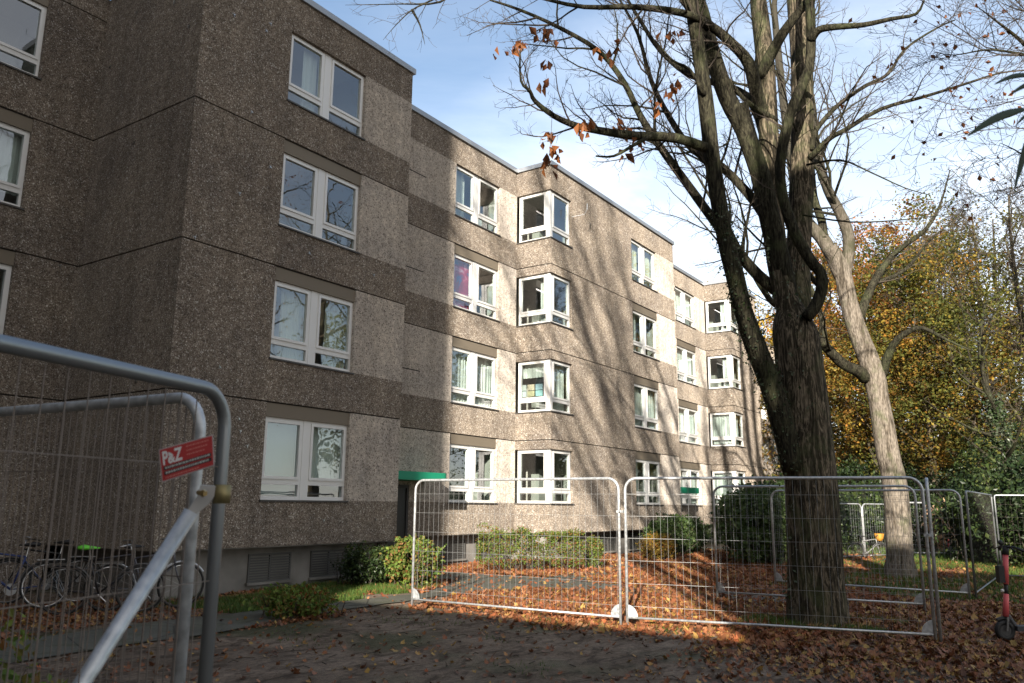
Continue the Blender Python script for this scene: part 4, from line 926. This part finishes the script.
for k in range(270000):
    d = LR.random()
    x = 4.5+LR.random()**1.35*27; y = LR.uniform(-2.5, 14.4)
    az = math.degrees(math.atan2(y, x))
    if az < -2 or az > 70: continue
    if (y > 13.1 and XA < x < 14.2) or (y > 13.1 and 21.2 < x): continue
    if LR.random() > ddens(x, y)*1.05+.003: continue
    inp = inpath(x, y); z = (.02 if inp else gz(x, y)+.006)+LR.random()**2*.05*min(1, ddens(x, y))
    wet = (y < 2.9+.7*noise.noise(Vector((x, y, 2)))) or (x < 10 and LR.random() < .8) or LR.random() < .12
    litleaf(dk if wet else lit, x, y, z, (LR.uniform(.03, .1) if x > 10 else LR.uniform(.025, .075))*(1 if x < 18 else 1.3), LR, LR.uniform(.2, 1.2))
tag(lit.build('fallen_leaves', M['litter']), 'thick orange autumn leaves covering the lawn between the paths', 'leaves', kind='stuff')
tag(dk.build('fallen_leaves', M['litterdark']), 'wet brown leaves trodden into the dark soil', 'leaves', kind='stuff')
gr = MB()
def blades(n, x0_, x1_, y0_, y1_, h, thr=0):
    for k in range(n):
        x, y = LR.uniform(x0_, x1_), LR.uniform(y0_, y1_)
        if noise.noise(Vector((x*.9, y*.9, 7))) < thr or inpath(x, y): continue
        z = gz(x, y)-.01 if x1_ < 39 else 0; a = LR.uniform(0, 6.28); l = h*LR.uniform(.5, 1.4); w_ = .006 if x < 15 else .012
        dx, dy = math.cos(a), math.sin(a); gr.add([(x-dy*w_, y+dx*w_, z), (x+dy*w_, y-dx*w_, z), (x+dx*l*.5, y+dy*l*.5, z+l)], [(0, 1, 2)])
blades(34000, 8.3, 14.2, 10.6, 13.1, .09, -.15); blades(26000, 17.5, 34, -1, 5.6, .12, -.2); blades(9000, 10.5, 14.2, 4.5, 8.8, .06, .12); blades(3000, 7, 12, 4.5, 8.8, .04, .3); blades(9000, 12, 13.6, 2.2, 4.2, .1, 0); blades(12000, 24, 38, 1, 9, .14, -.1)
tag(gr.build('grass', M['grass']), 'patchy green grass among the leaves', 'grass', kind='stuff')
# twigs and yellow leaves lying on the trodden soil
dbr = MB()
for k in range(150):
    x, y = LR.uniform(5.5, 13), LR.uniform(0, 9.5)
    if inpath(x, y): continue
    a = LR.uniform(0, 6.28); l = LR.uniform(.04, .2); z = gz(x, y)+.012; dbr.tube([(x, y, z), (x+math.cos(a)*l*.5, y+math.sin(a)*l*.5, z+.012), (x+math.cos(a+.4)*l, y+math.sin(a+.4)*l, z)], .005, 4)
tag(dbr.build('fallen_twigs', M['twig']), 'small dark twigs scattered over the trodden soil', 'twigs', kind='stuff')

# ------------------------------------------------------------------ site fences
def fence(p0, p1, ztop, label, dx=.1, zb=.06, tr=.021, leg=.07, corner_r=.17, wm='wire', plates=True, rows=6, group='temporary construction fence panels', wr=.0019, clampat=None, fm='galv'):
    p0, p1 = Vector((p0[0], p0[1], 0)), Vector((p1[0], p1[1], 0)); o = empty('construction_fence', p0); tag(o, label, 'fence', group)
    u = (p1-p0); Lh = u.length; u.normalize(); n = Vector((u.y, -u.x, 0)); zb += 0; P = lambda a, z, d=0: u*a+Vector((0, 0, z))+n*d
    path = [P(0, -.02+.0), P(0, ztop-corner_r)]
    for k in range(1, 9):
        a = math.pi/2*k/8; path.append(P(corner_r-corner_r*math.cos(a), ztop-corner_r+corner_r*math.sin(a)))
    for k in range(0, 9):
        a = math.pi/2*k/8; path.append(P(Lh-corner_r+corner_r*math.sin(a), ztop-corner_r+corner_r*math.cos(a)))
    path.append(P(Lh, -.02)); q = MB(); q.tube(path, tr, 12); q.tube([P(0, zb+.05), P(Lh, zb+.05)], tr*.75, 10); q.build('frame', M[fm], o, True)
    w_ = MB(); k = dx
    while k < Lh-.03:
        zt = ztop-(corner_r-math.sqrt(max(0, corner_r**2-max(0, corner_r-min(k, Lh-k))**2)) if min(k, Lh-k) < corner_r else 0)
        w_.tube([P(k, zb+.05, .004), P(k, zt, .004)], wr, 4, cap=False); k += dx
    for r in range(rows): z = zb+.05+(ztop-zb-.12)*(r+.5)/rows; w_.tube([P(0, z, -.001), P(Lh, z, -.001)], wr*1.15, 4, cap=False)
    w_.build('wire_mesh', M[wm], o)
    if plates:
        for s, a0 in ((1, 0), (-1, Lh)):
            q = MB(); poly = [P(a0, zb+.055, .006)]+[P(a0+s*.15*math.cos(t), zb+.055+.17*math.sin(t), .006) for t in [math.pi/2*i/8 for i in range(9)]]; m2 = len(poly)
            q.add(poly+[p-n*.012 for p in poly], [tuple(range(m2)), tuple(range(2*m2-1, m2-1, -1))]+[(i, (i+1) % m2, m2+(i+1) % m2, m2+i) for i in range(m2)]); q.build('corner_plate', M['galv'], o)
    if clampat is not None:
        q = MB(); c = P(Lh+.03, clampat); q.obox(c-u*.06-n*.026, u*.1, n*.052, Vector((0, 0, .035))); q.tube([c-n*.06+Vector((0, 0, .02)), c+n*.07+Vector((0, 0, .02))], .009, 6); q.build('clamp', M['galv'], o)
    return o
A_, B_, C_ = zr(412, 606), zr(624, 625.5), zr(936, 644)
u_ = (B_-A_).normalized(); v_ = (C_-B_).normalized()
fence(A_, B_-u_*.05, 2.04, 'left fence panel of the long row, nearest the green entrance canopy', clampat=1.55)
fence(B_+v_*.05, C_, 2.04, 'middle fence panel crossing in front of the dark tree trunk', clampat=1.3)
D0_, D1_ = zr(717.5, 598), zr(925, 611); fence(D0_, D1_, 2.02, 'fence panel behind the dark trunk, in front of the evergreen bush', wm='wire')
E0_, E1_ = zr(776, 586), zr(970, 599); fence(E0_, E1_, 2.0, 'fence panel standing behind the pale trunk base row, ending at the right corner post')
C2 = C_+Vector((.06, -.05, 0)); fence(C2, C2+(C2/C2.length+Vector((.02, -.0, 0)))*3.5, 2.03, 'fence panel hinged at the double post and running away from the viewer', plates=False)
F1_ = zr(1000, 580); fence(E1_+Vector((.06, -.1, 0)), F1_, 1.98, 'finely meshed fence panel running back from the right corner post', dx=.11, wr=.0012, wm='wiredark', plates=False, corner_r=.05, fm='shadegalv')
fence(F1_+Vector((.02, -.06, 0)), F1_+Vector((.9, -3.6, 0)), 1.98, 'finely meshed fence panel cut by the right edge behind the scooter', dx=.11, wr=.0012, wm='wiredark', plates=False, corner_r=.05, fm='shadegalv')
for i, (xa, ya, xb, yb, zt, lab) in enumerate([(839, 560, 865, 559, 1.78, 'small far fence panel left of the child bicycle'), (866, 559, 890, 558, 1.78, 'small far fence panel behind the yellow basket bicycle')]):
    fence(zr(xa, ya), zr(xb, yb), zt, lab, dx=.12, plates=False, tr=.024)
fence(zr(902, 556), zr(948, 556), 1.85, 'far fence panel in front of the beige-leaved shrub', dx=.12, plates=False, tr=.03)
fence(zr(952, 556), zr(972, 552), 1.8, 'far fence panel beside the red scooter', dx=.12, plates=False, tr=.024)
# close fence at the left
dA, dB = zr(222, 391, 2.02), zr(0, 343, 2.02); dd_ = (dB-dA); dd_.z = 0; dd_.normalize()
dB = dA+dd_*2.6
fence(dA+(-dd_)*.03, dB, 2.02, 'fence panel with shade-toned rails closest to the viewer at the left', dx=.075, tr=.022, corner_r=.13, wm='wirebrown', rows=5, wr=.002, group='fence panels in the left foreground', fm='shadegalv')
lA, lB = zr(203, 396, 2.02), zr(0, 412, 2.02); ll_ = (lB-lA); ll_.z = 0; ll_.normalize(); lB = lA+ll_*3.4
fence(lA, lB, 2.02, 'bright-railed fence panel carrying the red sign in the left foreground', dx=.042, tr=.0205, corner_r=.13, wm='wirebrown', rows=5, wr=.0021, group='fence panels in the left foreground')
# diagonal brace
br = empty('fence_brace', pt(80, 683, 2.4)); br.location.z = 0; tag(br, 'grey diagonal steel brace bolted to the close fence post', 'brace')
q = MB(); a, b = pt(197, 503, 2.46), pt(78, 690, 2.30); dirb = (b-a).normalized(); g0 = a+dirb*(a.z/-dirb.z); q.tube([a+dirb*.03, g0], .0225, 14); q.build('pole', M['galv'], br, True)
q = MB(); c0 = pt(206, 490, 2.44); 
pl = [pt(x, y, 2.45) for x, y in ((201, 485), (216, 486), (214, 497), (209, 504), (200, 511), (193, 516), (189, 509), (197, 497))]; k = len(pl)
q.add([p-fw*.004 for p in pl]+[p+fw*.006 for p in pl], [tuple(range(k)), tuple(range(2*k-1, k-1, -1))]+[(i, (i+1) % k, k+(i+1) % k, k+i) for i in range(k)]); q.build('bracket', mat('pale_zinc', (.6, .58, .55), .5, .3), br)
q = MB(); c0 = pt(205, 492.5, 2.43); q.tube([c0+rt*-.02, c0+rt*.008-fw*.02], .007, 8); q.disc(c0-fw*.012, fw, .011, .012, 6); q.build('bolt', mat('brass_bolt', (.5, .36, .16), .35, .9), br)
q = MB(); c0 = pt(222, 495, 2.47); q.tube([c0-Vector((0, 0, .025)), c0+Vector((0, 0, .03))], .025, 12); q.build('clamp', mat('dull_brass', (.3, .25, .12), .5, .7), br, True); local(br)
# sign
sg = empty('fence_sign', pt(186, 458, 2.40)); tag(sg, 'tilted red rental sign reading P&Z on the close fence', 'sign')
cs = [pt(158.5, 449.5, 2.40), pt(162, 482.5, 2.40), pt(214.5, 465.5, 2.42), pt(213, 434.5, 2.42)]
nrm = (cs[1]-cs[0]).cross(cs[3]-cs[0]).normalized()
if nrm.dot(fw) > 0: nrm = -nrm
def quad3(m_, c4, d0, d1, mi=0): m_.add([c+nrm*d0 for c in c4]+[c+nrm*d1 for c in c4], [(3, 2, 1, 0), (4, 5, 6, 7), (0, 1, 5, 4), (1, 2, 6, 5), (2, 3, 7, 6), (3, 0, 4, 7)], mi)
def sp_(u, v): # 0..1 across, 0..1 down
    return cs[0].lerp(cs[3], u).lerp(cs[1].lerp(cs[2], u), v)
q = MB(); quad3(q, [sp_(0, 0), sp_(0, 1), sp_(1, 1), sp_(1, 0)], -.002, 0); q.build('backing', mat('sign_edge_grey', (.4, .36, .36), .6), sg)
q = MB(); quad3(q, [sp_(.02, .035), sp_(.02, .965), sp_(.98, .965), sp_(.98, .035)], 0, .0012); q.build('red_face', mat('sign_red', (.42, .035, .035), .5), sg)
q = MB()
for v in (.56, .71): quad3(q, [sp_(.06, v), sp_(.06, v+.11), sp_(.95, v+.11), sp_(.95, v)], .0014, .0022)
q.build('black_band', M['black'], sg)
q = MB(); rg = random.Random(9)
for v in (.585, .735):
    u = .09
    while u < .9:
        wv = rg.uniform(.015, .05); quad3(q, [sp_(u, v), sp_(u, v+.055), sp_(u+wv, v+.055), sp_(u+wv, v)], .0024, .0027); u += wv+.012
q.build('small_print', mat('print_grey', (.5, .5, .48), .6), sg)
q = MB()
for v, ue in ((.12, .92), (.25, .85), (.38, .8), (.88, .7)):
    u = .5 if v < .8 else .08
    while u < ue: wv = rg.uniform(.015, .05); quad3(q, [sp_(u, v), sp_(u, v+.04), sp_(u+wv, v+.04), sp_(u+wv, v)], .0014, .0018); u += wv+.012
q.build('small_print', mat('print_pink', (.6, .2, .17), .6), sg)
tc_ = bpy.data.curves.new('lettering', 'FONT'); tc_.body = 'P&Z'; tc_.size = 1; tc_.extrude = .02; tc_.offset = .03
to = bpy.data.objects.new('lettering_source', tc_); col.objects.link(to); bpy.context.view_layer.update()
me = bpy.data.meshes.new_from_object(to.evaluated_get(bpy.context.evaluated_depsgraph_get())); bpy.data.objects.remove(to)
xs = [v.co.x for v in me.vertices]; ys = [v.co.y for v in me.vertices]; X0, X1, Y0, Y1 = min(xs), max(xs), min(ys), max(ys)
for v in me.vertices:
    uu = .06+.36*(v.co.x-X0)/(X1-X0); vv = .52-.42*(v.co.y-Y0)/(Y1-Y0); 
    if .33 < (v.co.x-X0)/(X1-X0) < .62: vv = .52-.3*(v.co.y-Y0)/(Y1-Y0)
    v.co = sp_(uu, vv)+nrm*(.0014+(.001 if v.co.z > 0 else 0))
me.materials.append(mat('sign_white', (.72, .72, .72), .6)); lo = bpy.data.objects.new('lettering', me); col.objects.link(lo); lo.parent = sg; local(sg)

# ------------------------------------------------------------------ bicycles and scooters
def bicycle(x, y, rz, label, frame=(.03, .03, .035), saddle=(.02, .02, .02), fender=None, basket=None, lean=.12, R_=.34, group='bicycles parked against the left wing'):
    o = empty('bicycle', (x, y, 0), rz); o.rotation_euler = (lean, 0, rz); tag(o, label, 'bicycle', group); s = R_/.34
    fm = mat('bicycle_paint', frame, .35); V = lambda a, b, c: Vector((a*s, b*s, c*s))
    rw, fwc = V(-.52, 0, .34), V(.52, 0, .34)
    for c in (rw, fwc):
        t = MB(); t.ring(c, (0, 1, 0), R_, .018*s, 30, 6); wo = t.build('wheel', M['black'], o, True)
        r_ = MB(); r_.ring(c, (0, 1, 0), R_-.022*s, .009*s, 30, 4)
        for k in range(14): an = k*math.pi/7; r_.tube([c, c+Vector((math.cos(an), 0, math.sin(an)))*(R_-.02*s)], .0016, 3)
        r_.disc(c, (0, 1, 0), .025*s, .07*s, 10); r_.build('rim', M['chrome'], wo)
    bb, st, hd, hd2 = V(-.05, 0, .29), V(-.2, 0, .78), V(.36, 0, .86), V(.4, 0, .66); f = MB()
    for a, b, r in ((bb, st, .015), (bb, hd2, .018), (st, hd, .015), (hd, hd2, .02), (bb, rw, .01), (st*.9+bb*.1, rw, .009)): f.tube([a, b], r*s, 8)
    f.tube([hd2, V(.45, 0, .5), fwc], .012*s, 8); f.build('frame', fm, o, True)
    h = MB(); h.tube([hd, V(.34, 0, 1.0)], .012*s, 8); h.tube([V(.2, -.3, 1.02), V(.33, -.22, 1.04), V(.36, 0, 1.0), V(.33, .22, 1.04), V(.2, .3, 1.02)], .012*s, 8); h.build('handlebar', M['chrome'], o, True)
    t = MB(); t.tube([st, V(-.22, 0, .93)], .012*s, 8); t.build('seat_post', M['chrome'], o)
    t = MB(); t.tube([V(-.38, 0, .965), V(-.3, 0, .975), V(-.2, 0, .965), V(-.08, 0, .955)], [.05*s, .085*s, .05*s, .02*s], 10); 
    t.v = [(a, b, .965*s+(c-.965*s)*.5) for a, b, c in t.v]; t.build('saddle', mat('saddle_cover', saddle, .5), o, True)
    t = MB(); t.disc(bb, (0, 1, 0), .09*s, .01, 18); t.tube([bb-Vector((0, .07*s, 0)), bb+V(.12, -.08, -.11), bb+V(.12, -.16, -.11)], .009*s, 6); t.tube([bb+Vector((0, .07*s, 0)), bb+V(-.12, .08, .11), bb+V(-.12, .16, .11)], .009*s, 6); t.build('crankset', M['chrome'], o)
    fe = mat('mudguard_paint', fender or (.08, .08, .08), .35)
    for c, a0, a1 in ((rw, -.4, 1.9), (fwc, -1.0, 1.0)):
        t = MB(); t.ring(c, (0, 1, 0), R_+.035*s, .018*s, 14, 5, a0=a0, a1=a1); t.build('mudguard', fe, o, True)
    t = MB(); t.box(tuple(V(-.75, -.07, .72)), tuple(V(-.36, .07, .735))); t.tube([V(-.7, .06, .72), rw+V(0, .06, 0)], .006*s, 5); t.tube([V(-.7, -.06, .72), rw+V(0, -.06, 0)], .006*s, 5); t.build('luggage_rack', M['chrome'], o)
    if basket: t = MB(); t.tube([V(.5, 0, .8), V(.5, 0, .9), V(.5, 0, 1.08)], [.12*s, .16*s, .19*s], 12); t.build('basket', mat('basket_bag', basket, .7), o, True)
    return o
b1 = zr(88, 621); 
bicycle(*(zr(122, 618).xy+Vector((.1, .75))), -.62, 'dark bicycle with lime green saddle cover by the left wing', saddle=(.18, .75, .06))
bicycle(*(zr(158, 612).xy+Vector((.1, .55))), -.45, 'bicycle with white front mudguard nearest the fence brace', frame=(.1, .1, .12), fender=(.6, .62, .65))
bicycle(*(zr(20, 612).xy+Vector((0, .5))), 2.6, 'dark blue bicycle leaning at the far left behind the fence', frame=(.03, .05, .16))
bicycle(*(zr(62, 606).xy+Vector((0, .7))), 2.45, 'black bicycle standing between the blue one and the lime-saddled one', frame=(.02, .02, .02), fender=(.02, .02, .02))
p = zr(868, 561); bicycle(p.x, p.y, -.9, 'small white bicycle with yellow-orange bag behind the fences', frame=(.3, .3, .3), basket=(.5, .24, .03), R_=.27, lean=.08, group='bicycle beyond the fences')
def escooter(x, y, rz, label, red=(.75, .13, .14), small=1.0):
    o = empty('electric_scooter', (x, y, 0), rz); tag(o, label, 'scooter', 'electric scooters'); s = small
    V = lambda a, b, c: Vector((a*s, b*s, c*s)); rm = mat('coral_red_paint', red, .4)
    for c in (V(0, 0, .13), V(-.95, 0, .12)):
        t = MB(); t.ring(c, (0, 1, 0), .095*s, .035*s, 22, 8); wo = t.build('wheel', M['black'], o, True)
        t = MB(); t.disc(c, (0, 1, 0), .07*s, .045*s, 16); t.build('rim', mat('dark_rim', (.06, .06, .06), .4), wo)
    t = MB()
    for sy in (-.055, .055): t.tube([V(0, sy, .13), V(-.03, sy, .3)], .014*s, 6)
    t.build('fork', M['chrome'], o)
    t = MB(); t.tube([V(-.03, 0, .3), V(-.05, 0, .46), V(-.065, 0, .58)], [.04*s, .035*s, .03*s], 10); t.build('lower_stem', rm, o, True)
    t = MB(); t.tube([V(-.062, 0, .56), V(-.075, 0, .7)], .024*s, 10); t.build('stem_joint', M['black'], o, True)
    t = MB(); t.tube([V(-.075, 0, .7), V(-.11, 0, 1.08)], .034*s, 10); t.build('upper_stem', rm, o, True)
    t = MB(); t.box(tuple(V(-.05, -.045, .72)), tuple(V(.02, .045, .93))); t.build('battery_pack', M['black'], o)
    t = MB(); t.tube([V(-.11, 0, 1.07), V(-.12, 0, 1.17)], .04*s, 10); t.tube([V(-.19, -.3, 1.13), V(-.14, -.16, 1.17), V(-.12, 0, 1.17), V(-.14, .16, 1.17), V(-.19, .3, 1.13)], .015*s, 8)
    for sy in (-1, 1): t.tube([V(-.2, sy*.3, 1.125), V(-.16, sy*.2, 1.155)], .021*s, 8); t.tube([V(-.11, sy*.16, 1.16), V(-.1, sy*.26, 1.12)], .007*s, 5)
    t.tube([V(-.1, -.05, 1.2), V(-.1, -.09, 1.23)], .028*s, 8); t.build('handlebar', M['black'], o, True)
    t = MB(); t.box(tuple(V(-.85, -.08, .13)), tuple(V(-.12, .08, .19))); t.tube([V(-.14, 0, .17), V(-.04, 0, .32)], .035*s, 8); t.build('deck', mat('scooter_deck', (.05, .05, .055), .6), o)
    t = MB(); t.ring(V(0, 0, .13), (0, 1, 0), .15*s, .022*s, 10, 5, a0=-.7, a1=.6); t.build('mudguard', M['black'], o)
    t = MB(); t.disc(V(-.02, 0, .62), (1, 0, 0), .02*s, .03, 8); t.build('headlight', M['white'], o)
    return o
p = zr(1006, 641); escooter(p.x, p.y, math.radians(122), 'coral red and black rental electric scooter on the leaves at the right edge')
p = zr(948, 556); escooter(p.x, p.y, math.radians(100), 'far red scooter standing by the beige-leaved shrub')
